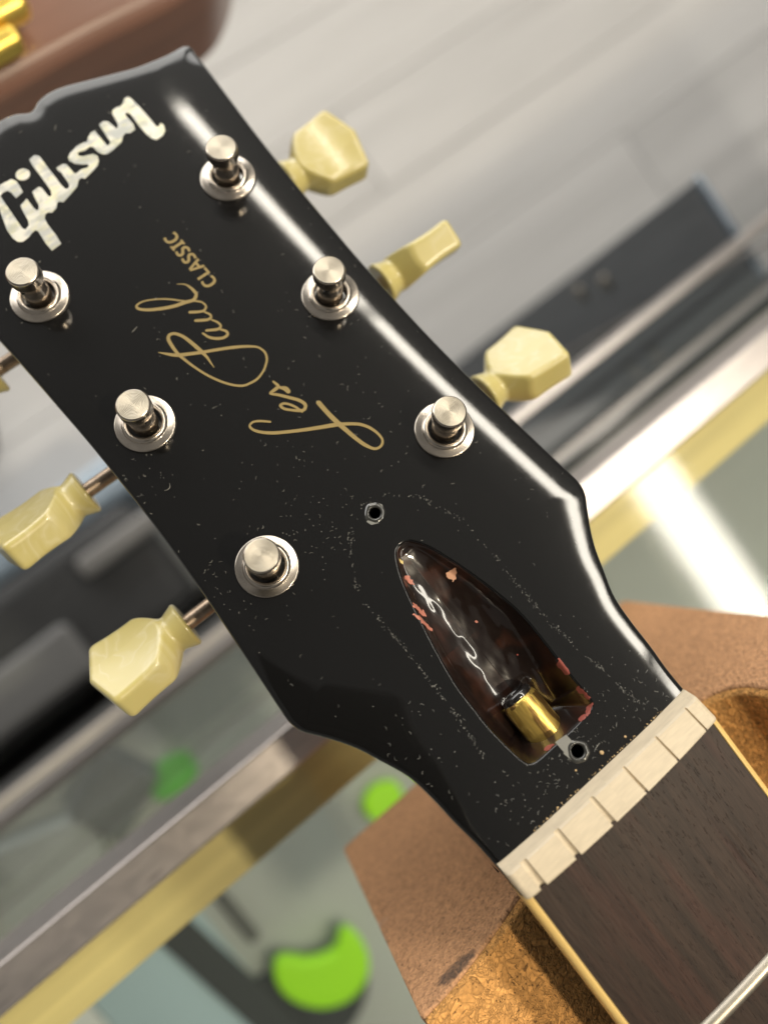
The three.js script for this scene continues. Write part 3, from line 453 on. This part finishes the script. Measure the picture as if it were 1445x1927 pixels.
// ---- screw holes of the missing cover, with cracked lacquer round them
{
  const crust = phys({ color: lin(0.035, 0.035, 0.032), roughness: 0.18, clearcoat: 1 });
  HOLES.forEach(([hx, hy, r], q) => {
    const R = rngOf(60 + q), pos = [], idx = [], n = 40, prof = [[0.0, -0.5], [0.02, 0.1], [0.3, 0.24], [0.62, 0.12], [0.8, -0.03]];
    for (let i = 0; i < n; i++) { const a = i / n * 6.2832, w = 0.75 + 0.7 * noise(Math.cos(a) * 1.7 + 5, Math.sin(a) * 1.7 + 5, 70 + q); for (const [o, z] of prof) { const rr = r + o * w; pos.push(hx + Math.cos(a) * rr, hy + Math.sin(a) * rr, z * (0.5 + w * 0.5) * 1.0); } }
    for (let i = 0; i < n; i++) for (let j = 0; j < 4; j++) { const a = i * 5 + j, b = ((i + 1) % n) * 5 + j; idx.push(a, b, a + 1, b, b + 1, a + 1); }
    const m = mesh('screw_hole_rim', geoOf(pos, idx), crust, headstock); m.material.side = THREE.DoubleSide;
    mesh('screw_hole_bottom', new THREE.CircleGeometry(1.35 * MM, 24).translate(hx * MM, hy * MM, -6.5 * MM), phys({ color: lin(0.01, 0.008, 0.007), roughness: 0.9 }), headstock);
    const flakes = q ? [[[-1.9, 3.4], [0.3, 3.1], [0.4, 1.5], [-0.8, 0.9], [-1.9, 1.2]], [[-2.1, 1.3], [-1.0, 0.9], [-1.1, -0.2], [-1.8, -0.3]]] : [[[-1.9, -1.3], [-0.6, -1.9], [-0.9, -1.0], [-1.5, -0.2], [-2.2, -0.3]], [[1.2, 1.5], [0.4, 1.9], [-0.4, 1.9], [-0.3, 1.6], [0.5, 1.5], [1.0, 1.1]], [[1.7, -0.2], [2.0, 0.4], [1.7, 0.9], [1.4, 0.3]]];
    const fm = phys({ color: lin(0.20, 0.20, 0.185), roughness: 0.35 });
    flakes.forEach((fl, k) => { const s = new THREE.Shape(fl.map(([a, b]) => new THREE.Vector2((hx + a) * MM, (hy + b) * MM))); const ge = new THREE.ExtrudeGeometry(s, { depth: 0.09 * MM, bevelEnabled: false }); ge.translate(0, 0, (0.015 + 0.006 * k) * MM); mesh('lacquer_flake', ge, fm, headstock); });
  });
}
// ---- pearl logo inlay
{
  const pearl = tex(512, 512, (u, v) => { const a = fbm(u * 9 + 2 * fbm(u * 5, v * 5, 501, 3), v * 16, 503, 4), b = fbm(u * 14, v * 30, 509, 4), w = smooth(0.3, 0.7, a), y = smooth(0.45, 0.75, b); return [mix(0.50, 0.80, w) * mix(1, 1.04, y), mix(0.50, 0.77, w) * mix(1, 1.02, y), mix(0.48, 0.68, w) * mix(1, 0.84, y)]; }, { srgb: true });
  const pm = phys({ map: pearl, roughness: 0.3, metalness: 0.15, clearcoat: 0.6, clearcoatRoughness: 0.19, iridescence: 0.5, iridescenceIOR: 1.4 });
  const lay = (geo) => { const p = geo.attributes.position, uv = geo.attributes.uv; for (let i = 0; i < p.count; i++) { const x = p.getX(i) / MM, y = p.getY(i) / MM; p.setZ(i, p.getZ(i) + faceZ(x, y)[0] * MM); uv.setXY(i, x / 26, y / 26); } return geo; };
  const ext = { depth: 0.10 * MM, bevelEnabled: true, bevelSize: 0.05 * MM, bevelThickness: 0.03 * MM, bevelSegments: 2, curveSegments: 20 };
  const s = new THREE.Shape(LOGO.map(([x, y]) => new THREE.Vector2(x * MM, y * MM)));
  const g = lay(new THREE.ExtrudeGeometry(s, ext)); g.translate(0, 0, -0.06 * MM);
  const lg = mesh('logo_inlay', g, pm, headstock); lg.userData.label = 'mother of pearl script name inlay';
  const d = new THREE.Shape(); d.absarc(LOGO_DOT[0] * MM, LOGO_DOT[1] * MM, 1.35 * MM, 0, Math.PI * 2);
  const gd = lay(new THREE.ExtrudeGeometry(d, ext)); gd.translate(0, 0, -0.06 * MM);
  mesh('logo_dot', gd, pm, headstock);
}
// ---- gold silkscreen: script strokes and capitals
const goldInk = phys({ color: lin(0.28, 0.205, 0.075), roughness: 0.55, metalness: 0.3, bumpMap: lacquerBump, bumpScale: 0.00002, side: THREE.DoubleSide });
{
  const parts = SCRIPT.map((st, q) => {
    const c = catmull(st, 9), n = c.length, pos = [], idx = [], lift = (k) => 0.02 + q * 0.008 + 0.012 * k / n;
    const nrm = c.map((p, i) => { const a = c[Math.max(0, i - 1)], b = c[Math.min(n - 1, i + 1)], dx = b[0] - a[0], dy = b[1] - a[1], l = Math.hypot(dx, dy) || 1; return [-dy / l, dx / l]; });
    c.forEach((p, i) => { const w = Math.max(0.06, p[2]) / 2, z = faceZ(p[0], p[1])[0] + lift(i); pos.push(p[0] + nrm[i][0] * w, p[1] + nrm[i][1] * w, z, p[0] - nrm[i][0] * w, p[1] - nrm[i][1] * w, z); });
    for (let i = 0; i < n - 1; i++) { const a = i * 2; idx.push(a, a + 1, a + 2, a + 1, a + 3, a + 2); }
    for (const [i, sg] of [[0, -1], [n - 1, 1]]) { const p = c[i], w = Math.max(0.06, p[2]) / 2, t = [nrm[i][1] * sg, -nrm[i][0] * sg], b = pos.length / 3, z = pos[i * 6 + 2]; pos.push(p[0], p[1], z); for (let k = 0; k <= 8; k++) { const a = -Math.PI / 2 + k / 8 * Math.PI; pos.push(p[0] + (t[0] * Math.cos(a) + nrm[i][0] * Math.sin(a)) * w, p[1] + (t[1] * Math.cos(a) + nrm[i][1] * Math.sin(a)) * w, z + 0.0005); } for (let k = 0; k < 8; k++) idx.push(...(sg > 0 ? [b, b + 1 + k, b + 2 + k] : [b, b + 2 + k, b + 1 + k])); }
    const uv = []; for (let i = 0; i < pos.length; i += 3) uv.push(pos[i] / 12, pos[i + 1] / 12);
    return geoOf(pos, idx, pos.map((_, i) => (i % 3 === 2 ? 1 : 0)), uv);
  });
  mesh('script_lettering', mergeGeometries(parts), goldInk, headstock).userData.label = 'gold signature style script';
  const font = await new FontLoader().loadAsync('fonts/droid/droid_sans_bold.typeface.json');
  const shapes = font.generateShapes('CLASSIC', 1), g = new THREE.ShapeGeometry(shapes, 8); g.computeBoundingBox();
  const bb = g.boundingBox, sx = 14.5 / (bb.max.x - bb.min.x), sy = 2.85 / (bb.max.y - bb.min.y), p = g.attributes.position, uv = g.attributes.uv;
  for (let i = 0; i < p.count; i++) { const a = (p.getX(i) - bb.min.x) * sx, b = (p.getY(i) - bb.min.y) * sy, x = 6.4 - b, y = 112.0 + a; p.setXYZ(i, x * MM, y * MM, 0.03 * MM); uv.setXY(i, x / 12, y / 12); }
  g.computeVertexNormals();
  mesh('capital_lettering', g, goldInk, headstock);
}

// ---- tuners
const nickelTex = tex(256, 256, (u, v) => { const k = 0.72 + 0.5 * fbm(u * 14, v * 14, 601, 4); return [0.58 * k, 0.52 * k, 0.45 * k]; }, { srgb: true });
const nickel = phys({ map: nickelTex, metalness: 1, roughness: 0.24 });
const turned = phys({ color: lin(0.54, 0.49, 0.40), metalness: 1, roughness: 0.5, bumpMap: tex(256, 256, (u, v) => { const r = Math.hypot(u - 0.5, v - 0.5); return 0.5 + 0.3 * Math.sin(r * 150) + 0.35 * (noise(r * 190, Math.atan2(v - 0.5, u - 0.5) * 2, 611) - 0.5) + 0.25 * (noise(u * 80, v * 80, 613) - 0.5); }), bumpScale: 0.00007 });
const shaftM = phys({ map: tex(64, 256, (u, v) => { const k = 0.7 + 0.6 * fbm(u * 4, v * 26, 621, 4); return [0.40 * k, 0.31 * k, 0.23 * k]; }, { srgb: true }), metalness: 0.9, roughness: 0.38 });
const dark = phys({ color: lin(0.006, 0.006, 0.006), roughness: 0.6 });
const bushGeo = lathe([[3.05, -3], [3.05, 0.9], [3.25, 1.3], [3.6, 1.42], [3.95, 1.25], [4.15, 0.85], [4.2, 0.62], [5.35, 0.5], [5.53, 0.36], [5.55, -0.02]], 64);
const wellGeo = lathe([[0, -2.6], [3.06, -2.6]], 32);
const postGeo = lathe([[2.5, -3], [2.5, 2.2], [2.4, 3.0], [2.15, 3.9], [2.08, 4.5], [2.2, 5.2], [2.55, 5.85], [2.9, 6.15], [3.05, 6.5], [3.05, 8.2], [2.95, 8.5], [2.75, 8.62]], 56);
const capGeo = lathe([[2.76, 8.615], [2.6, 8.64], [0.0, 8.66]], 56); { const p = capGeo.attributes.position, uv = capGeo.attributes.uv; for (let i = 0; i < p.count; i++) uv.setXY(i, 0.5 + p.getX(i) / 0.0062, 0.5 + p.getZ(i) / 0.0062); }
for (const g of [bushGeo, wellGeo, postGeo, capGeo]) g.rotateX(Math.PI / 2);
const holeGeo = new THREE.CylinderGeometry(0.62 * MM, 0.62 * MM, 4.9 * MM, 20, 1); holeGeo.translate(0, 0, 4.4 * MM);
// keystone button: u along the shaft, w across, t through
const T_ = (u) => 3.25 + (u < 13 ? 0.95 : 0.45) * Math.pow(clamp((u - 13) / (u < 13 ? 9 : 6), -1, 1), 2);
function buttonSdf(u, w, t) {
  const aw = Math.abs(w), at = Math.abs(t), r = Math.hypot(w, t);
  const side = (aw - (7.35 + (u - 7) * 0.115)) * 0.99, end = (u - (20 - aw * 0.29)) * 0.96, cone = (r - (3.4 + (u - 3.3) * 1.05)) * 0.7, thick = at - T_(u), start = 2.2 - u;
  let body = smax(smax(smax(side, end, 1.2), thick, 1.5), smax(cone, start, 0.3), 0.7);
  const pr = 4.75 - 0.36 * Math.max(0, u - 0.5);
  const collar = smax(smax((r - pr) * 0.9, -u - 0.1, 0.8), u - 4.6, 0.5);
  return smin(body, collar, 0.7);
}
const bn = nets(buttonSdf, [-1.2, -9.6, -4.8], [21, 9.6, 4.8], 0.3);
const buttonGeo = geoOf(bn.pos, bn.idx, bn.nor, bn.pos.reduce((a, v, i) => { if (i % 3 === 0) a.push(v / 24, (bn.pos[i + 1] + 0.6 * bn.pos[i + 2]) / 24); return a; }, []));
const buttonTexs = [0, 1].map((k) => tex(512, 512, (u, v) => {
  const wx = fbm(u * 3 + 7 * k, v * 3, 701 + k, 3), wy = fbm(u * 3, v * 3 + 5 * k, 707 + k, 3), s = fbm(u * 4 + 3.2 * wx, v * 4 + 3.2 * wy, 711 + k, 4), sw = 0.5 * Math.pow(1 - Math.abs(2 * s - 1), 7) * smooth(0.42, 0.62, fbm(u * 3, v * 3, 719 + k, 2)), b = fbm(u * 2, v * 2, 723 + k, 2);
  return [mix(0.55 + 0.07 * (b - 0.5), 0.68, sw), mix(0.472 + 0.07 * (b - 0.5), 0.62, sw), mix(0.175 + 0.05 * (b - 0.5), 0.38, sw)];
}, { srgb: true }));
const buttonMats = buttonTexs.map((map) => phys({ map, roughness: 0.38, clearcoat: 0.7, clearcoatRoughness: 0.17 }));
const housingGeo = new RoundedBoxGeometry(0.018, 0.014, 0.008, 3, 0.002);
const shaftGeo = new THREE.CylinderGeometry(1.55 * MM, 1.55 * MM, 18 * MM, 28); shaftGeo.rotateZ(Math.PI / 2);
const posts = [[20.32, 61.27, 66.2], [21.39, 96.23, 100.2], [21.98, 130.04, 134.0]];
const where = { 1: 'treble side', '-1': 'bass side' };
const turns = { 1: [-30, -66, 8], '-1': [34, 46, 15] };          // how far each button is turned, degrees
for (const s of [1, -1]) posts.forEach(([px, py, wy], i) => {
  const t = new THREE.Group(); t.name = 'tuner'; guitar.add(t);
  t.rotation.x = TILT;
  t.position.copy(new THREE.Vector3(s * px * MM, py * MM, 0).applyEuler(t.rotation));
  mesh('bushing', bushGeo, nickel, t); mesh('post_well', wellGeo, dark, t);
  const post = new THREE.Group(); post.name = 'post'; t.add(post); post.rotation.z = [0.6, 2.2, 1.2, 2.9, 0.2, 1.7][i + (s > 0 ? 0 : 3)];
  mesh('stem', postGeo, nickel, post); mesh('post_cap', capGeo, turned, post); mesh('string_hole', holeGeo, dark, post);
  const dy = (wy - py) * MM, sgn = s;
  const sh = mesh('shaft', shaftGeo, shaftM, t); sh.position.set(sgn * (30 + 0.5 - px) * MM, dy, -17 * MM);
  const hs = mesh('gear_housing', housingGeo, nickel, t); hs.position.set(sgn * 0, dy * 0.5, -19.2 * MM);
  const b = mesh('button', buttonGeo, buttonMats[(i + (s > 0 ? 1 : 0)) % 2], t);
  b.position.set(sgn * (37.8 - px) * MM, dy, -17 * MM);
  b.rotation.order = 'ZXY'; b.rotation.z = s > 0 ? 0 : Math.PI; b.rotation.x = THREE.MathUtils.degToRad(turns[s][i]) * (s > 0 ? 1 : 1);
  t.userData.label = ['nearest the nut', 'middle', 'nearest the tip'][i] + ' tuner on the ' + where[s];
});

// ---- nut: crowned bone bar with six slots
{
  const slots = [[-18.0, 1.25, 1.15], [-11.0, 1.1, 1.1], [-3.4, 0.9, 1.05], [3.85, 0.52, 1.0], [11.2, 0.42, 0.9], [18.3, 0.36, 0.85]];
  const xs = new Set(); for (let x = -21.3; x <= 21.301; x += 0.3) xs.add(+x.toFixed(3));
  for (const [c, w] of slots) for (const k of [-0.5, -0.49, -0.4, -0.2, 0, 0.2, 0.4, 0.49, 0.5]) xs.add(+(c + k * w).toFixed(3));
  for (const e of [-21.3, -21.22, -21.05, -20.8, -20.5, 20.5, 20.8, 21.05, 21.22, 21.3]) xs.add(e);
  const X = [...xs].sort((a, b) => a - b), pos = [], uv = [], idx = [];
  const zs = [0.75, 0.95, 1.25, 2, 3, 4, 4.7, 4.92, 5.0];
  const rows = [];
  for (const x of X) {
    const e = Math.max(0, Math.abs(x) - 20.3), round = e > 0 ? 1.0 - Math.sqrt(Math.max(0, 1 - e * e)) : 0;
    const crown = 1.15 * (1 - (x * x) / (21.3 * 21.3));
    let cut = 0; for (const [c, w, d] of slots) { const q = Math.abs(x - c) / (w / 2); if (q < 0.985) cut = d * Math.sqrt(Math.max(0, 1 - 0.55 * q * q)); }
    const row = [[-2.0, -0.02], [-0.2, 0.0]];
    const top = (z) => { const t = (z - 0.95) / 4.05; let y = 2.75 + 0.25 * crown + t * (1.65 + 0.85 * crown) - round; if (z < 0.95) y -= 0.3; if (z > 4.8) y -= (z - 4.8) * 0.9; return y; };
    zs.forEach((z) => { const y = top(z); row.push([cut ? Math.min(y, top(Math.max(z, 1)) - cut * (0.5 + 0.5 * (z - 0.75) / 4.25)) : y, z]); });
    row.push([-2.0, 5.02]);
    rows.push(row);
    row.forEach(([y, z], j) => { pos.push(x, y, z); uv.push(x / 20, (z + y) / 20); });
  }
  const m = rows[0].length;
  for (let i = 0; i < X.length - 1; i++) for (let j = 0; j < m - 1; j++) { const a = i * m + j; idx.push(a, a + 1, a + m, a + 1, a + m + 1, a + m); }
  for (const i of [0, X.length - 1]) { const b = i * m; for (let j = 1; j < m - 1; j++) idx.push(...(i ? [b, b + j, b + j + 1] : [b, b + j + 1, b + j])); }
  let g = geoOf(pos, idx, null, uv).toNonIndexed();
  g.deleteAttribute('normal'); g = mergeVertices(g, 1e-7);
  const flat = g.toNonIndexed(); flat.computeVertexNormals();
  const bone = tex(512, 256, (u, v) => { const s = fbm(u * 10, v * 46, 801, 4), b = fbm(u * 3, v * 3, 807, 3), k = 0.95 + 0.2 * (s - 0.5) + 0.16 * (b - 0.5); return [0.61 * k, 0.515 * k, 0.37 * k]; }, { srgb: true });
  mesh('nut', flat, phys({ map: bone, roughness: 0.42, side: THREE.DoubleSide }), guitar).userData.label = 'cream bone nut with six string slots';
}

// ---- fretboard, binding, frets, neck
{
  const half_ = (z) => 21.5 + (z - 5) * 0.012, Yt = (x) => 4.25 - x * x / 610, Z1 = 200;
  const grainMap = tex(1024, 2048, (u, v, px, py) => {
    const X = u * 46, Z = v * 92;
    const s = fbm(X * 1.3 + 1.5 * fbm(X * 0.2, Z * 0.05, 901, 2), Z * 0.06, 903, 4), r = smooth(0.52, 0.72, fbm(X * 0.22 + 3, Z * 0.035, 907, 3)), fine = noise(X * 7, Z * 0.5, 911);
    let k = 0.72 + 0.7 * (s - 0.5) + 0.3 * (fine - 0.5);
    const cell = [Math.floor(X * 2.6), Math.floor(Z * 0.55 + hash(Math.floor(X * 2.6), 0, 913) * 7)]; const h = hash(cell[0], cell[1], 917), fx = X * 2.6 - cell[0], fz = Z * 0.55 + hash(cell[0], 0, 913) * 7 - cell[1];
    if (h > 0.76 && Math.abs(fx - 0.5 - 1.6 * (h - 0.88) - 0.12 * Math.sin(fz * 5 + h * 40)) < 0.085 && Math.abs(fz - 0.5) < 1.4 * (h - 0.7)) k *= 0.45;
    return [mix(0.044, 0.056, r) * k, mix(0.026, 0.0265, r) * k, mix(0.018, 0.0185, r) * k];
  }, { srgb: true });
  const grainBump = tex(1024, 2048, (u, v) => {
    const X = u * 46, Z = v * 92, cell = [Math.floor(X * 2.6), Math.floor(Z * 0.55 + hash(Math.floor(X * 2.6), 0, 913) * 7)], h = hash(cell[0], cell[1], 917), fx = X * 2.6 - cell[0], fz = Z * 0.55 + hash(cell[0], 0, 913) * 7 - cell[1];
    const pore = h > 0.76 && Math.abs(fx - 0.5 - 1.6 * (h - 0.88) - 0.12 * Math.sin(fz * 5 + h * 40)) < 0.085 && Math.abs(fz - 0.5) < 1.4 * (h - 0.7) ? 0.4 : 0;
    const gx = X - 23 - 11, dent = Math.exp(-Math.pow((Z - 20) / 5, 2)) * Math.exp(-Math.pow(gx / 2.2, 2)) * (0.5 + 0.5 * Math.sin(gx * 5.2 + 0.4 * Math.sin(Z)));
    return 0.75 + 0.2 * (fbm(X * 4, Z * 0.4, 921, 3) - 0.5) - pore * 0.5 - 0.55 * dent;
  });
  const pos = [], uv = [], idx = [], nx = 24, nz = 20;
  for (let j = 0; j <= nz; j++) for (let i = 0; i <= nx; i++) { const z = mix(5.03, Z1, j / nz), x = (i / nx * 2 - 1) * (half_(z) - 1.3); pos.push(x, Yt(x), z); uv.push((x + 23) / 46, (z - 5) / 92); }
  for (let j = 0; j < nz; j++) for (let i = 0; i < nx; i++) { const a = j * (nx + 1) + i, b = a + nx + 1; idx.push(a, b, a + 1, a + 1, b, b + 1); }
  const fb = mesh('fretboard', geoOf(pos, idx, null, uv), phys({ map: grainMap, bumpMap: grainBump, bumpScale: 0.00016, roughness: 0.5, specularIntensity: 0.6 }), guitar); fb.userData.label = 'dark rosewood fingerboard';
  fb.material.side = THREE.DoubleSide;
  const bindM = phys({ map: tex(64, 512, (u, v) => { const k = 0.94 + 0.12 * fbm(u * 3, v * 24, 931, 3); return [0.80 * k, 0.55 * k, 0.19 * k]; }, { srgb: true }), roughness: 0.4, clearcoat: 0.4, clearcoatRoughness: 0.2 });
  for (const s of [-1, 1]) {
    const prof = [[-1.32, 0.72], [-1.3, 0.02], [-0.9, 0.0], [-0.45, -0.14], [-0.14, -0.45], [0, -0.9], [0, -5.4], [-1.32, -5.4]], p = [], u = [], id = [], steps = 16;
    for (let j = 0; j <= steps; j++) { const z = mix(4.6, Z1, j / steps); prof.forEach(([o, y], k) => { const x = half_(z) + o; p.push(s * x, Math.min(Yt(x), Yt(half_(z) - 1.3)) + (k === 0 ? -3 : y) - (k ? 0 : 0), z); u.push(k / 7, z / 92); }); }
    const m = prof.length; for (let j = 0; j < steps; j++) for (let k = 0; k < m - 1; k++) { const a = j * m + k, b = a + m; s < 0 ? id.push(a, a + 1, b, a + 1, b + 1, b) : id.push(a, b, a + 1, a + 1, b, b + 1); }
    const bm = mesh('binding', geoOf(p, id, null, u), bindM, fb); bm.material.side = THREE.DoubleSide;
  }
  const fretM = phys({ color: lin(0.46, 0.42, 0.35), metalness: 1, roughness: 0.42 });
  for (let k = 1; k <= 5; k++) {
    const z = 5 + 628.6 * (1 - Math.pow(2, -k / 12)) + 1.2, hw = half_(z) - 1.2, p = [], id = [], na = 10, n = 20;
    for (let i = 0; i <= n; i++) { const x = mix(-hw, hw, i / n), endr = Math.min(1, (hw - Math.abs(x)) / 0.8 + 0.15); for (let a = 0; a <= na; a++) { const t = Math.PI * a / na; p.push(x, Yt(x) - 0.1 + 1.2 * Math.sin(t) * endr, z - 1.25 * Math.cos(t)); } }
    for (let i = 0; i < n; i++) for (let a = 0; a < na; a++) { const q = i * (na + 1) + a, r = q + na + 1; id.push(q, q + 1, r, q + 1, r + 1, r); }
    mesh('fret', geoOf(p, id), fretM, fb).material.side = THREE.DoubleSide;
  }
  // neck shaft below the fretboard
  const p = [], id = [], na = 28, steps = 8;
  for (let j = 0; j <= steps; j++) { const z = mix(0.2, Z1, j / steps), hw = half_(z) - 0.05; for (let a = 0; a <= na; a++) { const t = Math.PI * a / na; p.push(-Math.cos(t) * hw, -1.9 - 18.4 * Math.pow(Math.sin(t), 0.9), z); } }
  for (let j = 0; j < steps; j++) for (let a = 0; a < na; a++) { const q = j * (na + 1) + a, r = q + na + 1; id.push(q, q + 1, r, q + 1, r + 1, r); }
  const b0 = p.length / 3; for (const z of [0.2, Z1]) { p.push(0, -1.9, z); const row = z < 1 ? 0 : steps; for (let a = 0; a < na; a++) id.push(p.length / 3 - 1, row * (na + 1) + a, row * (na + 1) + a + 1); }
  mesh('neck', geoOf(p, id), phys({ color: lin(0.012, 0.009, 0.008), roughness: 0.25, side: THREE.DoubleSide }), guitar);
}
tag(guitar, 'black headstock and bound neck of an electric guitar with cream tuner buttons', 'guitar');

// ---------------------------------------------------------------- dust: filings, lint and polish crumbs on the face (nobody could count them)
{
  const r = rngOf(4242), parts = [];
  const crumb = (x, y, len, wid, bend, a, z0) => { // curled sliver, 4 segments, three-sided
    const p = [], id = [], n = 4, dir = [Math.cos(a), Math.sin(a)];
    for (let i = 0; i <= n; i++) { const t = i / n - 0.5, b = a + bend * t * 2, cx = x + dir[0] * 0 + len * (Math.cos(a) * t - Math.sin(a) * bend * t * t * 1.2), cy = y + len * (Math.sin(a) * t + Math.cos(a) * bend * t * t * 1.2), w = wid * (1 - 1.4 * t * t), nx = -Math.sin(b), ny = Math.cos(b); p.push(cx + nx * w / 2, cy + ny * w / 2, z0, cx - nx * w / 2, cy - ny * w / 2, z0, cx, cy, z0 + wid * 0.8 + Math.abs(bend) * len * 0.1); }
    for (let i = 0; i < n; i++) for (let k = 0; k < 3; k++) { const q = i * 3 + k, q2 = i * 3 + (k + 1) % 3; id.push(q, q + 3, q2, q2, q + 3, q2 + 3); }
    parts.push(geoOf(p, id));
  };
  const ok = (x, y) => HOLES.every(([hx, hy]) => Math.hypot(x - hx, y - hy) > 2) && sideDist(x, y)[0] > 0.4 && cavDist(x, y)[0] > 0.3 && y > 0.3;
  const put = (x, y, big) => { if (!ok(x, y)) return; if (r() < 0.03) big *= 2.2; const z = faceZ(x, y)[0] + 0.015; const q = r(); if (q < 0.45) crumb(x, y, 0.08 + 0.12 * r(), 0.05 + 0.07 * r(), 0, r() * 6.3, z); else crumb(x, y, (0.3 + 0.6 * r()) * big, (0.03 + 0.05 * r() * r()) * Math.min(1.4, 0.6 + 0.4 * big), (r() - 0.5) * 3, r() * 6.3, z); };
  const gauss = () => (r() + r() + r() - 1.5) / 0.87;
  for (let i = 0; i < 260; i++) put(-33 + 66 * r(), 165 * Math.pow(r(), 1.3), 0.8);
  for (const [cx, cy, sx, sy, n] of [[-27, 88, 4, 5, 60], [-29, 60, 3, 9, 46], [-8, 60, 6, 5, 80], [-12, 66, 8, 7, 60], [0, 80, 10, 8, 40], [16, 78, 9, 8, 30], [-10, 5, 8, 3, 110], [6, 3.5, 9, 2, 80], [14, 8, 5, 4, 50], [-4, 73, 3, 2, 14], [-18, 20, 5, 8, 40], [16, 98, 4, 6, 16]]) for (let i = 0; i < n * 0.55; i++) put(cx + gauss() * sx * 1.25, cy + gauss() * sy * 1.2, 0.85);
  for (const line of [DUST_A, DUST_B]) for (let k = 0; k < line.length - 1; k++) { const [ax, ay] = line[k], [bx, by] = line[k + 1], L = Math.hypot(bx - ax, by - ay); for (let i = 0; i < L * 5; i++) { const t = r(); if (noise(mix(ax, bx, t) * 0.55, mix(ay, by, t) * 0.55, 77) < 0.15 + 0.5 * r()) continue; const w = Math.pow(r(), 2) * (r() < 0.5 ? -1 : 1) * 0.5; put(mix(ax, bx, t) + w * (by - ay) / L, mix(ay, by, t) - w * (bx - ax) / L, 0.5); } }
  const g = mergeGeometries(parts);
  const d = mesh('dust', g, phys({ color: lin(0.44, 0.43, 0.39), roughness: 0.6, side: THREE.DoubleSide }));
  d.rotation.x = TILT; d.position.set(0, NUT_Y, 0); d.userData.kind = 'stuff'; d.userData.label = 'pale dust, lint and filings on the black headstock face'; d.userData.category = 'dust';
  scene.add(d);
  // pale crumbs of bone along the nut's back edge
  const crumbs = [];
  for (let i = 0; i < 70; i++) { const x = -14 + 30 * r(), s = 0.06 + 0.14 * r() * r(); const ge = new THREE.DodecahedronGeometry(s * MM, 0); ge.scale(1, 0.8, 0.6); ge.translate(x * MM, (0.15 + 0.35 * r() * r()) * MM, (s * 0.4) * MM); ge.deleteAttribute('uv'); crumbs.push(ge); }
  for (const [x, y, s] of [[3.2, 1.9, 0.36], [8, 1.2, 0.22], [-2, 2.6, 0.18]]) { const ge = new THREE.DodecahedronGeometry(s * MM, 0); ge.translate(x * MM, y * MM, s * 0.6 * MM); ge.deleteAttribute('uv'); crumbs.push(ge); }
  const c = mesh('bone_crumbs', mergeGeometries(crumbs), phys({ color: lin(0.6, 0.42, 0.22), roughness: 0.7 }));
  c.rotation.x = TILT; c.position.set(0, NUT_Y, 0); c.userData.kind = 'stuff'; c.userData.label = 'tan bone crumbs along the back edge of the nut'; c.userData.category = 'crumbs';
  scene.add(c);
}
// ---------------------------------------------------------------- the phone that takes the picture: its dark back is mirrored low in the lacquer
{
  const ph = new THREE.Group(); ph.name = 'smartphone';
  const q = camera.quaternion, off = (x, y, z) => new THREE.Vector3(x, y, z).applyQuaternion(q).add(camera.position);
  ph.position.copy(off(-0.024, -0.06, 0.013)); ph.quaternion.copy(q);
  mesh('body', new RoundedBoxGeometry(0.078, 0.155, 0.008, 4, 0.0038), phys({ color: lin(0.015, 0.015, 0.016), roughness: 0.4 }), ph);
  const bump = mesh('camera_bump', new RoundedBoxGeometry(0.036, 0.036, 0.002, 3, 0.0009), phys({ color: lin(0.01, 0.01, 0.011), roughness: 0.25 }), ph); bump.position.set(0.017, 0.055, -0.005);
  tag(ph, 'dark smartphone held above the headstock, out of frame', 'phone');
}

renderer.render(scene, camera);
